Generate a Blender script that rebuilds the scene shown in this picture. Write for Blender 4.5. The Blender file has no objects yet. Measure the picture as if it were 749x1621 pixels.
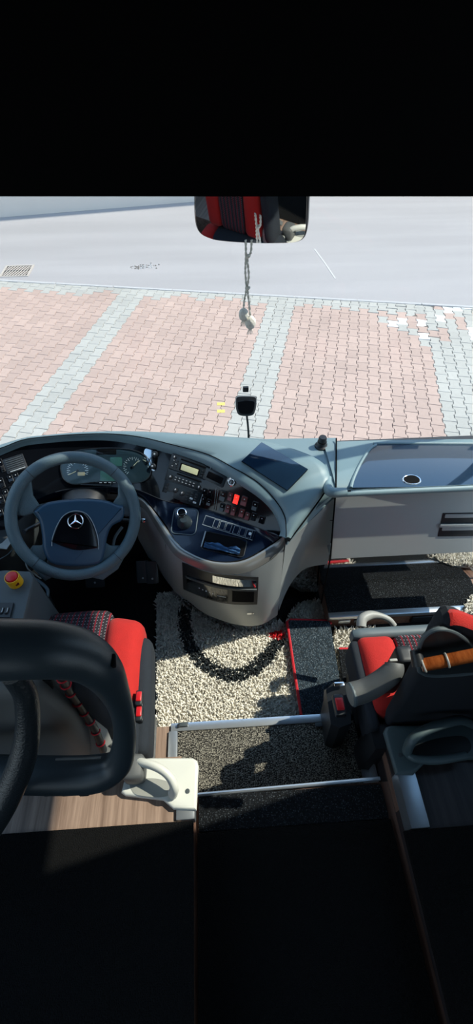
import bpy, bmesh, math, random
from mathutils import Vector, Matrix
from mathutils.bvhtree import BVHTree
from mathutils.geometry import tessellate_polygon

random.seed(7)
SC = bpy.context.scene
COL = SC.collection
R = math.radians
F = 1.35                     # height of the driver's floor above the ground
CAM = Vector((0, 0, F + 2.0))
FPX = 750.0                  # focal length in pixels of the 749 x 1621 frame
PITCH, YAW = R(48), R(3.5)

# ------------------------------------------------------------------ camera geometry
def ray(px, py):
    u = (px - 374.5) / FPX
    v = (810.5 - py) / FPX
    a = math.cos(PITCH) + v * math.sin(PITCH)
    z = v * math.cos(PITCH) - math.sin(PITCH)
    return Vector((math.cos(YAW) * u + math.sin(YAW) * a, -math.sin(YAW) * u + math.cos(YAW) * a, z))

def P(px, py, h):            # a measured image point at height h above the driver's floor
    d = ray(px, py)
    t = (F + h - CAM.z) / d.z
    return CAM + d * t

def PY(px, py, Y):           # a measured image point on the upright plane y = Y
    d = ray(px, py)
    return CAM + d * (Y / d.y)

def G(px, py):               # on the ground
    return P(px, py, -F)

# ------------------------------------------------------------------ materials
MATS = {}
def new_mat(name):
    m = bpy.data.materials.new(name)
    m.use_nodes = True
    MATS[name] = m
    return m, m.node_tree.nodes, m.node_tree.links, m.node_tree.nodes['Principled BSDF']

def mat(name, col, rough=.5, metal=0., spec=.5, bump=None, bscale=300., var=0., vscale=20., coat=0., emit=None, estr=0., sheen=0.):
    m, N, L, B = new_mat(name)
    B.inputs['Base Color'].default_value = (*col, 1)
    B.inputs['Roughness'].default_value = rough
    B.inputs['Metallic'].default_value = metal
    B.inputs['Specular IOR Level'].default_value = spec
    B.inputs['Coat Weight'].default_value = coat
    if sheen:
        B.inputs['Sheen Weight'].default_value = sheen
    if emit:
        B.inputs['Emission Color'].default_value = (*emit, 1)
        B.inputs['Emission Strength'].default_value = estr
    tc = N.new('ShaderNodeTexCoord')
    if var:
        nz = N.new('ShaderNodeTexNoise'); nz.inputs['Scale'].default_value = vscale; nz.inputs['Detail'].default_value = 5
        L.new(tc.outputs['Object'], nz.inputs['Vector'])
        mx = N.new('ShaderNodeMix'); mx.data_type = 'RGBA'
        mx.inputs['A'].default_value = (*[c * (1 - var) for c in col], 1)
        mx.inputs['B'].default_value = (*[min(1, c * (1 + var)) for c in col], 1)
        L.new(nz.outputs['Fac'], mx.inputs['Factor'])
        L.new(mx.outputs['Result'], B.inputs['Base Color'])
    if bump:
        nb = N.new('ShaderNodeTexNoise'); nb.inputs['Scale'].default_value = bscale; nb.inputs['Detail'].default_value = 3
        L.new(tc.outputs['Object'], nb.inputs['Vector'])
        bp = N.new('ShaderNodeBump'); bp.inputs['Strength'].default_value = bump; bp.inputs['Distance'].default_value = .002
        L.new(nb.outputs['Fac'], bp.inputs['Height'])
        L.new(bp.outputs['Normal'], B.inputs['Normal'])
    return m

mat('dash_grey', (.20, .285, .315), .42, bump=.15, bscale=900, var=.04, vscale=8)
mat('dash_silver', (.395, .42, .42), .36, metal=.2, bump=.06, bscale=900, var=.03)
mat('lip_bronze', (.25, .245, .23), .3, metal=.5)
mat('gloss_black', (.004, .005, .007), .12, coat=.3, spec=.35)
mat('shelf_black', (.007, .014, .032), .16, coat=.3)
mat('satin_black', (.012, .015, .019), .42, bump=.1, bscale=900)
mat('rubber_black', (.026, .038, .047), .36, bump=.15, bscale=700)
mat('deep_black', (.004, .004, .005), .8, spec=.1)
mat('added_blind_black', (.0028, .0028, .0032), .95, spec=.05)
mat('ceiling_black', (.02, .02, .022), .9, spec=.1)
mat('radio_black', (.012, .018, .023), .32, bump=.1, bscale=900)
mat('panel_dark', (.055, .068, .075), .5, bump=.12, bscale=800, var=.05)
mat('panel_grey', (.10, .13, .145), .48, bump=.12, bscale=800, var=.05)
mat('shell_grey', (.10, .105, .105), .5, bump=.3, bscale=900)
mat('shell_light', (.33, .33, .31), .45, bump=.15, bscale=900)
mat('leather', (.085, .135, .16), .36, bump=.9, bscale=420, var=.06)
mat('hub_blue', (.026, .066, .115), .34, bump=.1, bscale=900)
mat('chrome', (.75, .76, .78), .14, metal=1.)
mat('aluminium', (.62, .66, .70), .3, metal=.85, var=.06, vscale=30)
mat('mirror_glass', (.9, .91, .92), .015, metal=1.)
mat('steel_dark', (.66, .66, .66), .05, metal=1., var=.15, vscale=6)
mat('white_plastic', (.66, .66, .60), .34, bump=.08, bscale=700)
mat('teal_plastic', (.075, .11, .12), .4, bump=.12, bscale=700)
mat('yellow_plastic', (.80, .42, .01), .35)
mat('red_plastic', (.55, .010, .014), .35)
mat('red_dark', (.10, .006, .008), .3)
mat('red_fabric', (.47, .010, .006), .85, bump=.7, bscale=500, var=.12, vscale=40, sheen=.06)
mat('navy_fabric', (.013, .018, .026), .9, bump=.6, bscale=700, var=.2, vscale=60)
mat('red_thread', (.58, .012, .025), .7, bump=.5, bscale=900)
mat('blue_cloth', (.03, .10, .22), .8, bump=.6, bscale=120)
mat('white_mark', (.75, .77, .78), .5)
mat('grey_mark', (.42, .46, .48), .4)
mat('gauge_face', (.022, .040, .050), .3)
mat('needle', (.9, .75, .45), .4)
mat('lcd_green', (.035, .09, .08), .25, emit=(.10, .32, .28), estr=.06)
mat('lcd_amber', (.42, .43, .27), .3, emit=(.75, .78, .45), estr=.22)
mat('lamp_red', (.7, .01, .01), .3, emit=(1, .02, .01), estr=1.6)
mat('amber_mark', (.45, .36, .22), .35)
mat('rope_cream', (.88, .86, .78), .85, bump=1., bscale=350)
mat('kerb_grey', (.40, .40, .40), .85, bump=.6, bscale=60, var=.12)
mat('sand_joint', (.12, .105, .09), .95, var=.3, vscale=9)
mat('yellow_reflection', (.85, .68, .12), .7)
mat('facade', (.6, .56, .5), .9, var=.06, vscale=2)
mat('facade_glass', (.05, .07, .09), .1)
mat('body_paint', (.55, .55, .56), .3, coat=.5)

def island_mat(name, col, amp, rough=.8, nscale=22., namp=.12, hue=(1, .96, .94)):
    m, N, L, B = new_mat(name)
    g = N.new('ShaderNodeNewGeometry')
    tc = N.new('ShaderNodeTexCoord')
    nz = N.new('ShaderNodeTexNoise'); nz.inputs['Scale'].default_value = nscale; nz.inputs['Detail'].default_value = 6
    L.new(tc.outputs['Object'], nz.inputs['Vector'])
    big = N.new('ShaderNodeTexNoise'); big.inputs['Scale'].default_value = .9; big.inputs['Detail'].default_value = 3
    L.new(tc.outputs['Object'], big.inputs['Vector'])
    a = N.new('ShaderNodeMath'); a.operation = 'MULTIPLY_ADD'
    L.new(g.outputs['Random Per Island'], a.inputs[0]); a.inputs[1].default_value = amp * 2; a.inputs[2].default_value = 1 - amp
    b = N.new('ShaderNodeMath'); b.operation = 'MULTIPLY_ADD'
    L.new(nz.outputs['Fac'], b.inputs[0]); b.inputs[1].default_value = namp * 2; b.inputs[2].default_value = 1 - namp
    b2 = N.new('ShaderNodeMath'); b2.operation = 'MULTIPLY_ADD'
    L.new(big.outputs['Fac'], b2.inputs[0]); b2.inputs[1].default_value = .30; b2.inputs[2].default_value = .85
    c = N.new('ShaderNodeMath'); c.operation = 'MULTIPLY'
    L.new(a.outputs[0], c.inputs[0]); L.new(b.outputs[0], c.inputs[1])
    d = N.new('ShaderNodeMath'); d.operation = 'MULTIPLY'
    L.new(c.outputs[0], d.inputs[0]); L.new(b2.outputs[0], d.inputs[1])
    v = N.new('ShaderNodeVectorMath'); v.operation = 'SCALE'
    v.inputs[0].default_value = col
    L.new(d.outputs[0], v.inputs['Scale'])
    L.new(v.outputs[0], B.inputs['Base Color'])
    B.inputs['Roughness'].default_value = rough
    bp = N.new('ShaderNodeBump'); bp.inputs['Strength'].default_value = .35; bp.inputs['Distance'].default_value = .003
    fine = N.new('ShaderNodeTexNoise'); fine.inputs['Scale'].default_value = 160
    L.new(tc.outputs['Object'], fine.inputs['Vector'])
    L.new(fine.outputs['Fac'], bp.inputs['Height']); L.new(bp.outputs['Normal'], B.inputs['Normal'])
    return m
island_mat('paver_pink', (.40, .295, .25), .075)
island_mat('paver_grey', (.365, .36, .33), .06)
island_mat('paver_white', (.72, .72, .69), .05)
island_mat('pile_cream', (.70, .665, .59), .22, rough=.95, nscale=8, namp=.18)
island_mat('pile_black', (.016, .022, .026), .4, rough=.95)
island_mat('pile_red', (.6, .012, .02), .2, rough=.95)

def asphalt():
    m, N, L, B = new_mat('asphalt')
    tc = N.new('ShaderNodeTexCoord')
    n1 = N.new('ShaderNodeTexNoise'); n1.inputs['Scale'].default_value = 70; n1.inputs['Detail'].default_value = 8; n1.inputs['Roughness'].default_value = .75
    n2 = N.new('ShaderNodeTexNoise'); n2.inputs['Scale'].default_value = .8; n2.inputs['Detail'].default_value = 4
    mp = N.new('ShaderNodeMapping'); mp.inputs['Scale'].default_value = (.25, 2.2, 1)
    L.new(tc.outputs['Object'], n1.inputs['Vector']); L.new(tc.outputs['Object'], mp.inputs['Vector']); L.new(mp.outputs[0], n2.inputs['Vector'])
    cr = N.new('ShaderNodeValToRGB')
    cr.color_ramp.elements[0].position = .3; cr.color_ramp.elements[0].color = (.245, .24, .245, 1)
    cr.color_ramp.elements[1].position = .72; cr.color_ramp.elements[1].color = (.41, .395, .395, 1)
    L.new(n1.outputs['Fac'], cr.inputs[0])
    mx = N.new('ShaderNodeMix'); mx.data_type = 'RGBA'; mx.blend_type = 'MULTIPLY'; mx.inputs['Factor'].default_value = 1
    cr2 = N.new('ShaderNodeValToRGB')
    cr2.color_ramp.elements[0].position = .3; cr2.color_ramp.elements[0].color = (.9, .9, .9, 1)
    cr2.color_ramp.elements[1].position = .7; cr2.color_ramp.elements[1].color = (1.05, 1.05, 1.05, 1)
    L.new(n2.outputs['Fac'], cr2.inputs[0])
    L.new(cr.outputs[0], mx.inputs['A']); L.new(cr2.outputs[0], mx.inputs['B'])
    L.new(mx.outputs['Result'], B.inputs['Base Color'])
    B.inputs['Roughness'].default_value = .85
    bp = N.new('ShaderNodeBump'); bp.inputs['Strength'].default_value = .5; bp.inputs['Distance'].default_value = .006
    L.new(n1.outputs['Fac'], bp.inputs['Height']); L.new(bp.outputs['Normal'], B.inputs['Normal'])
asphalt()

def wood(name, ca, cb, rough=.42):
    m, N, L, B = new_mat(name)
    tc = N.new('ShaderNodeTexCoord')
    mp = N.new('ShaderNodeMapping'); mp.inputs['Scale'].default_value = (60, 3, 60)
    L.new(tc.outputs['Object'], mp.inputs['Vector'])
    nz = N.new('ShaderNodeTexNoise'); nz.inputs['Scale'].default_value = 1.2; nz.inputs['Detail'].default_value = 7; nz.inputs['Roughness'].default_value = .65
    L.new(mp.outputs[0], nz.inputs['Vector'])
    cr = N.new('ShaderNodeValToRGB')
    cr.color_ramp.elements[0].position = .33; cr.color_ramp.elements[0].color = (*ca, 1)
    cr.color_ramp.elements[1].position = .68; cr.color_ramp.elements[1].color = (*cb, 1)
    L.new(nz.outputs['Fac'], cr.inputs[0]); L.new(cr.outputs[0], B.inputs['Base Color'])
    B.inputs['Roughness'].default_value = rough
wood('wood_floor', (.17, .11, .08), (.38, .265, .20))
wood('wood_shaded', (.016, .013, .014), (.045, .036, .036))  # darker copy of the floor wood, right podium's shade put into the colour
wood('wood_handle', (.16, .035, .008), (.36, .10, .025), .2)
wood('wood_riser', (.12, .06, .04), (.26, .15, .11))

def fleck_mat(name, base, fleck, scale=220., thr=.35, rough=.95, stretch=(1, 1, 1), dist=.004):
    m, N, L, B = new_mat(name)
    tc = N.new('ShaderNodeTexCoord')
    mp = N.new('ShaderNodeMapping'); mp.inputs['Scale'].default_value = stretch
    L.new(tc.outputs['Object'], mp.inputs['Vector'])
    vo = N.new('ShaderNodeTexVoronoi'); vo.inputs['Scale'].default_value = scale; vo.inputs['Randomness'].default_value = .75
    L.new(mp.outputs[0], vo.inputs['Vector'])
    cr = N.new('ShaderNodeValToRGB')
    cr.color_ramp.elements[0].position = .05; cr.color_ramp.elements[0].color = (*fleck, 1)
    cr.color_ramp.elements[1].position = thr; cr.color_ramp.elements[1].color = (*base, 1)
    L.new(vo.outputs['Distance'], cr.inputs[0])
    hs = N.new('ShaderNodeMix'); hs.data_type = 'RGBA'; hs.blend_type = 'MULTIPLY'; hs.inputs['Factor'].default_value = .75
    sp = N.new('ShaderNodeSeparateColor'); L.new(vo.outputs['Color'], sp.inputs[0])
    cb = N.new('ShaderNodeCombineColor')
    for i in range(3): L.new(sp.outputs[0], cb.inputs[i])
    L.new(cr.outputs[0], hs.inputs['A']); L.new(cb.outputs[0], hs.inputs['B'])
    L.new(hs.outputs['Result'], B.inputs['Base Color'])
    B.inputs['Roughness'].default_value = rough
    B.inputs['Specular IOR Level'].default_value = .25
    bp = N.new('ShaderNodeBump'); bp.inputs['Strength'].default_value = .8; bp.inputs['Distance'].default_value = dist; bp.invert = True
    L.new(vo.outputs['Distance'], bp.inputs['Height']); L.new(bp.outputs['Normal'], B.inputs['Normal'])
fleck_mat('mat_weave', (.02, .02, .02), (.66, .61, .50), 170, .62, stretch=(1, 1.7, 1))
fleck_mat('mat_grey', (.035, .055, .075), (.30, .36, .40), 230, .45, stretch=(1, .7, 1))
fleck_mat('mat_navy', (.006, .008, .011), (.13, .15, .17), 210, .40)
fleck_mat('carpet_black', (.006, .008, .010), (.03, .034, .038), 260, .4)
fleck_mat('added_carpet_black', (.0018, .0018, .002), (.005, .005, .006), 260, .4)  # near-black for the carpet added to darken the bottom of the view

def dots_mat():
    m, N, L, B = new_mat('dotted_fabric')
    tc = N.new('ShaderNodeTexCoord')
    sx = N.new('ShaderNodeSeparateXYZ'); L.new(tc.outputs['Object'], sx.inputs[0])
    def M(op, a, b=None, c=None):
        n = N.new('ShaderNodeMath'); n.operation = op
        for i, q in enumerate((a, b, c)):
            if q is None: continue
            if isinstance(q, (int, float)): n.inputs[i].default_value = q
            else: L.new(q, n.inputs[i])
        return n.outputs[0]
    X = M('MULTIPLY', sx.outputs[0], 95.); YZ = M('ADD', sx.outputs[1], sx.outputs[2]); Y = M('MULTIPLY', YZ, 95.)
    fx = M('ABSOLUTE', M('SUBTRACT', M('FRACT', X), .5)); fy = M('ABSOLUTE', M('SUBTRACT', M('FRACT', Y), .5))
    dot = M('LESS_THAN', M('MAXIMUM', fx, fy), .14)
    red = M('MULTIPLY', M('LESS_THAN', M('ABSOLUTE', M('SUBTRACT', M('FRACT', M('MULTIPLY', X, .5)), .5)), .10), .85)
    m1 = N.new('ShaderNodeMix'); m1.data_type = 'RGBA'
    m1.inputs['A'].default_value = (.010, .009, .013, 1); m1.inputs['B'].default_value = (.24, .008, .02, 1)
    L.new(red, m1.inputs['Factor'])
    m2 = N.new('ShaderNodeMix'); m2.data_type = 'RGBA'
    L.new(m1.outputs['Result'], m2.inputs['A']); m2.inputs['B'].default_value = (.26, .23, .26, 1)
    L.new(M('MULTIPLY', dot, .8), m2.inputs['Factor'])
    L.new(m2.outputs['Result'], B.inputs['Base Color'])
    B.inputs['Roughness'].default_value = .9
dots_mat()

def glass_mat(name, tint, refl=1., dust=0.):
    m, N, L, B = new_mat(name)
    N.remove(B)
    out = N['Material Output']
    tr = N.new('ShaderNodeBsdfTransparent'); tr.inputs[0].default_value = (*tint, 1)
    gl = N.new('ShaderNodeBsdfGlossy'); gl.inputs['Roughness'].default_value = .01
    lw = N.new('ShaderNodeLayerWeight'); lw.inputs['Blend'].default_value = .5
    fr = N.new('ShaderNodeMath'); fr.operation = 'POWER'; L.new(lw.outputs['Facing'], fr.inputs[0]); fr.inputs[1].default_value = 5
    mu = N.new('ShaderNodeMath'); mu.operation = 'MULTIPLY_ADD'; mu.inputs[1].default_value = .9 * refl; mu.inputs[2].default_value = .025 * refl
    L.new(fr.outputs[0], mu.inputs[0])
    mx = N.new('ShaderNodeMixShader'); L.new(mu.outputs[0], mx.inputs[0]); L.new(tr.outputs[0], mx.inputs[1]); L.new(gl.outputs[0], mx.inputs[2])
    if dust:
        df = N.new('ShaderNodeBsdfTranslucent'); df.inputs[0].default_value = (.8, .82, .85, 1)
        m2 = N.new('ShaderNodeMixShader'); m2.inputs[0].default_value = dust
        L.new(mx.outputs[0], m2.inputs[1]); L.new(df.outputs[0], m2.inputs[2]); L.new(m2.outputs[0], out.inputs[0])
    else:
        L.new(mx.outputs[0], out.inputs[0])
glass_mat('windscreen_glass', (.97, .985, .98), .45, .02)
glass_mat('side_glass', (.93, .96, .95), 1.)
glass_mat('cluster_glass', (.9, .95, .97), 1.)

# ------------------------------------------------------------------ object helpers
def tag(o, label=None, cat=None, group=None, kind=None):
    if label: o['label'] = label
    if cat: o['category'] = cat
    if group: o['group'] = group
    if kind: o['kind'] = kind
    return o

def thing(name, label, cat, loc, group=None):
    o = bpy.data.objects.new(name, None)
    COL.objects.link(o)
    o.location = loc
    o.empty_display_size = .05
    return tag(o, label, cat, group)

def abs_loc(o):
    v = Vector((0, 0, 0))
    while o is not None:
        v += o.location
        o = o.parent
    return v

def make(name, verts, faces, m, parent=None, smooth=True, idx=None, angle=40):
    me = bpy.data.meshes.new(name)
    off = abs_loc(parent) if parent is not None else Vector((0, 0, 0))
    me.from_pydata([tuple(Vector(v) - off) for v in verts], [], faces)
    for mm in (m if isinstance(m, (list, tuple)) else [m]):
        me.materials.append(MATS[mm])
    if idx:
        me.polygons.foreach_set('material_index', idx)
    bm = bmesh.new(); bm.from_mesh(me)
    bmesh.ops.recalc_face_normals(bm, faces=bm.faces)
    bm.to_mesh(me); bm.free()
    if smooth:
        me.polygons.foreach_set('use_smooth', [True] * len(me.polygons))
        try:
            me.set_sharp_from_angle(angle=R(angle))
        except Exception:
            pass
    o = bpy.data.objects.new(name, me)
    COL.objects.link(o)
    if parent is not None:
        o.parent = parent
    return o

class MB:                    # collects pieces of ONE part
    def __init__(self): self.v = []; self.f = []; self.i = []
    def add(self, verts, faces, k=0):
        n = len(self.v)
        self.v += [Vector(q) for q in verts]
        self.f += [tuple(a + n for a in q) for q in faces]
        self.i += [k] * len(faces)
        return self
    def build(self, name, m, parent=None, smooth=True, angle=40):
        return make(name, self.v, self.f, m, parent, smooth, self.i, angle)

def cr(pts, n):              # Catmull-Rom through points (tuples of any length), n samples
    pts = [tuple(p) for p in pts]
    k = len(pts) - 1
    out = []
    for s in range(n):
        t = s / (n - 1) * k
        i = min(int(t), k - 1); u = t - i
        p0, p1, p2, p3 = pts[max(i - 1, 0)], pts[i], pts[i + 1], pts[min(i + 2, k)]
        out.append(tuple(.5 * (2 * b + (c - a) * u + (2 * a - 5 * b + 4 * c - d) * u * u + (3 * b - a - 3 * c + d) * u ** 3) for a, b, c, d in zip(p0, p1, p2, p3)))
    return out

def loft(rows, closed=False, cap=False):
    n = len(rows[0]); v = [p for r in rows for p in r]; f = []
    for a in range(len(rows) - 1):
        for b in range(n if closed else n - 1):
            c = (b + 1) % n
            f.append((a * n + b, a * n + c, (a + 1) * n + c, (a + 1) * n + b))
    if cap and closed:
        f.append(tuple(range(n))); f.append(tuple(reversed(range((len(rows) - 1) * n, len(rows) * n))))
    return v, f

def slab(rows, th):          # an open grid of points given thickness th along its own normals
    v, f = loft(rows)
    bm = bmesh.new()
    bv = [bm.verts.new(p) for p in v]
    for q in f:
        try: bm.faces.new([bv[i] for i in q])
        except ValueError: pass
    bmesh.ops.recalc_face_normals(bm, faces=bm.faces)
    bmesh.ops.solidify(bm, geom=bm.faces[:], thickness=th)
    bm.verts.index_update()
    out = [Vector(q.co) for q in bm.verts], [tuple(q.index for q in fc.verts) for fc in bm.faces]
    bm.free()
    return out

def tube(pts, rad, seg=12, n=None, flat=1.0, up=Vector((0, 0, 1))):
    if n:
        if isinstance(rad, (list, tuple)):
            q = cr([(*p, r) for p, r in zip(pts, rad)], n)
            pts = [Vector(a[:3]) for a in q]; rad = [a[3] for a in q]
        else:
            pts = [Vector(a) for a in cr(pts, n)]
    pts = [Vector(p) for p in pts]
    if not isinstance(rad, (list, tuple)): rad = [rad] * len(pts)
    rows = []; side = None
    for i, p in enumerate(pts):
        t = (pts[min(i + 1, len(pts) - 1)] - pts[max(i - 1, 0)]).normalized()
        if side is None:
            side = t.cross(up)
            if side.length < 1e-3: side = t.cross(Vector((1, 0, 0)))
            side.normalize()
        else:
            side = (side - t * side.dot(t)).normalized()
        w = side.cross(t).normalized()
        rows.append([p + side * math.cos(2 * math.pi * k / seg) * rad[i] + w * math.sin(2 * math.pi * k / seg) * rad[i] * flat for k in range(seg)])
    return loft(rows, True, True)

def ring(c, ax, rmaj, rmin, n=48, seg=10, a0=0, a1=2 * math.pi, xdir=None):
    ax = Vector(ax).normalized()
    x = Vector(xdir) if xdir is not None else (ax.cross(Vector((0, 0, 1))) if abs(ax.z) < .95 else Vector((1, 0, 0)))
    x = (x - ax * x.dot(ax)).normalized(); y = ax.cross(x)
    full = abs(a1 - a0 - 2 * math.pi) < 1e-6
    rows = []
    for i in range(n if full else n + 1):
        a = a0 + (a1 - a0) * i / n
        d = x * math.cos(a) + y * math.sin(a)
        rows.append([Vector(c) + d * (rmaj + rmin * math.cos(2 * math.pi * k / seg)) + ax * rmin * math.sin(2 * math.pi * k / seg) for k in range(seg)])
    if full: rows.append(rows[0])
    return loft(rows, True, not full)

def lathe(c, ax, prof, n=32):
    ax = Vector(ax).normalized()
    x = ax.cross(Vector((0, 0, 1))) if abs(ax.z) < .95 else Vector((1, 0, 0))
    x.normalize(); y = ax.cross(x)
    rows = [[Vector(c) + ax * z + (x * math.cos(2 * math.pi * k / n) + y * math.sin(2 * math.pi * k / n)) * max(r, 1e-5) for k in range(n)] for r, z in prof]
    return loft(rows, True, True)

def rbox(half, r, n=6, deform=None, M=None):
    """rounded box, every face an n x n grid"""
    hx, hy, hz = half
    r = min(r, hx, hy, hz)
    bm = bmesh.new()
    bmesh.ops.create_cube(bm, size=2)
    bmesh.ops.subdivide_edges(bm, edges=bm.edges[:], cuts=n, use_grid_fill=True)
    for v in bm.verts:
        p = v.co
        # sharpen the grid towards the edges so the roundings get the rows
        q = Vector([math.copysign(abs(c) ** .55, c) if abs(c) > 1e-9 else 0. for c in p])
        w = Vector((q.x * hx, q.y * hy, q.z * hz))
        inner = Vector((max(-hx + r, min(hx - r, w.x)), max(-hy + r, min(hy - r, w.y)), max(-hz + r, min(hz - r, w.z))))
        d = w - inner
        v.co = inner + (d.normalized() * r if d.length > 1e-9 else d)
        if deform: v.co = Vector(deform(v.co))
    bm.verts.index_update()
    vs = [v.co.copy() for v in bm.verts]; fs = [tuple(v.index for v in f.verts) for f in bm.faces]
    bm.free()
    if M is not None: vs = [M @ v for v in vs]
    return vs, fs

def box(lo, hi, bev=0.):
    c = (Vector(lo) + Vector(hi)) / 2; h = (Vector(hi) - Vector(lo)) / 2
    return rbox((h.x, h.y, h.z), bev, 3 if bev else 0, None, Matrix.Translation(c)) if bev else plain(lo, hi)

def plain(lo, hi, M=None):
    a, b = lo, hi
    v = [Vector((x, y, z)) for x in (a[0], b[0]) for y in (a[1], b[1]) for z in (a[2], b[2])]
    if M is not None: v = [M @ q for q in v]
    return v, [(0, 1, 3, 2), (4, 6, 7, 5), (0, 4, 5, 1), (2, 3, 7, 6), (0, 2, 6, 4), (1, 5, 7, 3)]

def prism(outline, z0, z1, M=None, bev=0., seg=3, holes=()):
    """polygon outline (2-D) extruded from z0 to z1, edges rounded"""
    bm = bmesh.new()
    loops = [outline] + list(holes)
    allp = [p for l in loops for p in l]
    vs = [bm.verts.new((p[0], p[1], z0)) for p in allp]
    if holes:
        for t in tessellate_polygon([[Vector((p[0], p[1], 0)) for p in l] for l in loops]):
            try: bm.faces.new([vs[i] for i in t])
            except ValueError: pass
    else:
        bm.faces.new(vs)
    ext = bmesh.ops.extrude_face_region(bm, geom=bm.faces[:])
    for g in ext['geom']:
        if isinstance(g, bmesh.types.BMVert): g.co.z = z1
    bmesh.ops.recalc_face_normals(bm, faces=bm.faces)
    if bev:
        es = [e for e in bm.edges if len(e.link_faces) == 2 and e.calc_face_angle(0) > .6 and abs(e.verts[0].co.z - e.verts[1].co.z) < 1e-6]
        bmesh.ops.bevel(bm, geom=es, offset=bev, segments=seg, affect='EDGES', profile=.5)
    bm.verts.index_update()
    v = [q.co.copy() for q in bm.verts]; f = [tuple(q.index for q in fc.verts) for fc in bm.faces]
    bm.free()
    if M is not None: v = [M @ q for q in v]
    return v, f

def rrect(w, h, r, n=5):
    out = []
    for cx, cy, a in ((w / 2 - r, h / 2 - r, 0), (-w / 2 + r, h / 2 - r, 90), (-w / 2 + r, -h / 2 + r, 180), (w / 2 - r, -h / 2 + r, 270)):
        for k in range(n + 1):
            t = R(a + 90 * k / n)
            out.append((cx + r * math.cos(t), cy + r * math.sin(t)))
    return out

def smooth2d(pts, n):
    return cr(list(pts) + [pts[0]], n + 1)[:-1]

class Surf:                  # a surface to seat instruments on: where does this measured direction meet it
    def __init__(self, v, f): self.t = BVHTree.FromPolygons([tuple(p) for p in v], f)
    def hit(self, px, py):
        d = ray(px, py).normalized()
        loc, nor, i, dist = self.t.ray_cast(CAM, d)
        if loc is None:
            loc, nor, i, dist = self.t.find_nearest(CAM + d * 1.7)
        if nor.dot(d) > 0: nor = -nor
        return loc, nor

class Frame:                 # a rectangle lying on a surface, given by its four measured corners TL TR BR BL
    def __init__(self, surf, q):
        pts = [surf.hit(*c) for c in q]
        p = [a[0] for a in pts]
        self.c = sum(p, Vector()) / 4
        x = ((p[1] - p[0]) + (p[2] - p[3])) / 2; y = ((p[0] - p[3]) + (p[1] - p[2])) / 2
        self.w, self.h = x.length, y.length
        self.x = x.normalized(); n = self.x.cross(y).normalized()
        self.y = n.cross(self.x); self.n = n
        # lift so that no corner sinks
        self.M = Matrix((( self.x.x, self.y.x, n.x, self.c.x), (self.x.y, self.y.y, n.y, self.c.y), (self.x.z, self.y.z, n.z, self.c.z), (0, 0, 0, 1)))
    def at(self, u, v, z=0.):
        return self.M @ Vector(((u - .5) * self.w, (.5 - v) * self.h, z))
    def pad(self, u0, v0, u1, v1, z0, z1, r=.15, bev=.0006):
        w, h = (u1 - u0) * self.w, (v1 - v0) * self.h
        M = self.M @ Matrix.Translation((((u0 + u1) / 2 - .5) * self.w, (.5 - (v0 + v1) / 2) * self.h, 0))
        return prism(rrect(w, h, min(w, h) * r, 3), z0, z1, M, bev, 2)

def up(p, d=0.):             # point with its height offset
    return Vector((p.x, p.y, p.z + d))
Z = lambda h: F + h

# =================================================================== OUTSIDE
kL, kR = G(0, 443), G(749, 485)
kd = (kR - kL); kd.z = 0; kd.normalize()
kn = Vector((-kd.y, kd.x, 0))                       # away from the bus
if kn.y < 0: kn = -kn
def kp(s, t, z=0.): return Vector((kL.x, kL.y, 0)) + kd * s + kn * t + Vector((0, 0, z))

# paved forecourt: interlocking double-T blocks
ya = R(14.2)
away = Vector((math.sin(ya), math.cos(ya), 0)); lat = Vector((math.cos(ya), -math.sin(ya), 0))
SP, LN = .1425, .2
half = [(-.0795, -.0983), (.0795, -.0983), (.0795, -.062), (.0590, -.034), (.0590, .034), (.0795, .062),
        (.0795, .0983), (-.0795, .0983), (-.0795, .062), (-.0590, .034), (-.0590, -.034), (-.0795, -.062)]
pav = MB()
rng = random.Random(3)
damage = [G(640, 505), G(655, 520), G(692, 500), G(705, 492), G(735, 487), G(748, 520), G(620, 510), G(668, 528), G(690, 478)]
s_off = -.883 - .02
for ci in range(-50, 56):
    s = s_off + (ci + .5) * SP
    for ri in range(-6, 52):
        a = 1.2 + ri * LN + (LN / 2 if ci % 2 else 0)
        c = lat * s + away * a
        dk = (c - Vector((kL.x, kL.y, 0))).dot(kn)
        if dk > .06 or c.y < 1.0: continue
        k = ci % 17
        grey = k < 3 or dk > -.34 or (ci >= 17 and ci < 26)
        if grey and k >= 3 and -.34 < dk < -.2 and rng.random() < .25: grey = False
        mi = 1 if grey else 0
        tilt = Vector((rng.uniform(-.004, .004), rng.uniform(-.004, .004)))
        dd = min((c - d).length for d in damage)
        near = dd < .35
        if dd < .085 and rng.random() < .85: mi = 2
        elif near and rng.random() < .5: mi = rng.choice((0, 1, 1, 1, 0, 2))
        if near: tilt = Vector((rng.uniform(-.05, .05), rng.uniform(-.05, .05)))
        rot = rng.uniform(-.008, .008) * (5 if near else 1)
        dz = rng.uniform(-.0012, .0012) - (.006 if near else 0)
        top = []; side = []; bot = []
        for x, y in half:
            x, y = x * .982, y * .988
            xx, yy = x * math.cos(rot) - y * math.sin(rot), x * math.sin(rot) + y * math.cos(rot)
            z = dz + tilt.x * xx + tilt.y * yy
            q = c + lat * xx + away * yy
            e = c + lat * xx * .965 + away * yy * .97
            for w_ in (q, e):
                o_ = (w_ - Vector((kL.x, kL.y, 0))).dot(kn) + .052
                if o_ > 0: w_ -= kn * o_
            top.append(Vector((e.x, e.y, z))); side.append(Vector((q.x, q.y, z - .0035))); bot.append(Vector((q.x, q.y, -.03)))
        n = 12
        f = [tuple(range(n))] + [(i, (i + 1) % n, n + (i + 1) % n, n + i) for i in range(n)] + [(n + i, n + (i + 1) % n, 2 * n + (i + 1) % n, 2 * n + i) for i in range(n)]
        pav.add(top + side + bot, f, mi)
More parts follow.
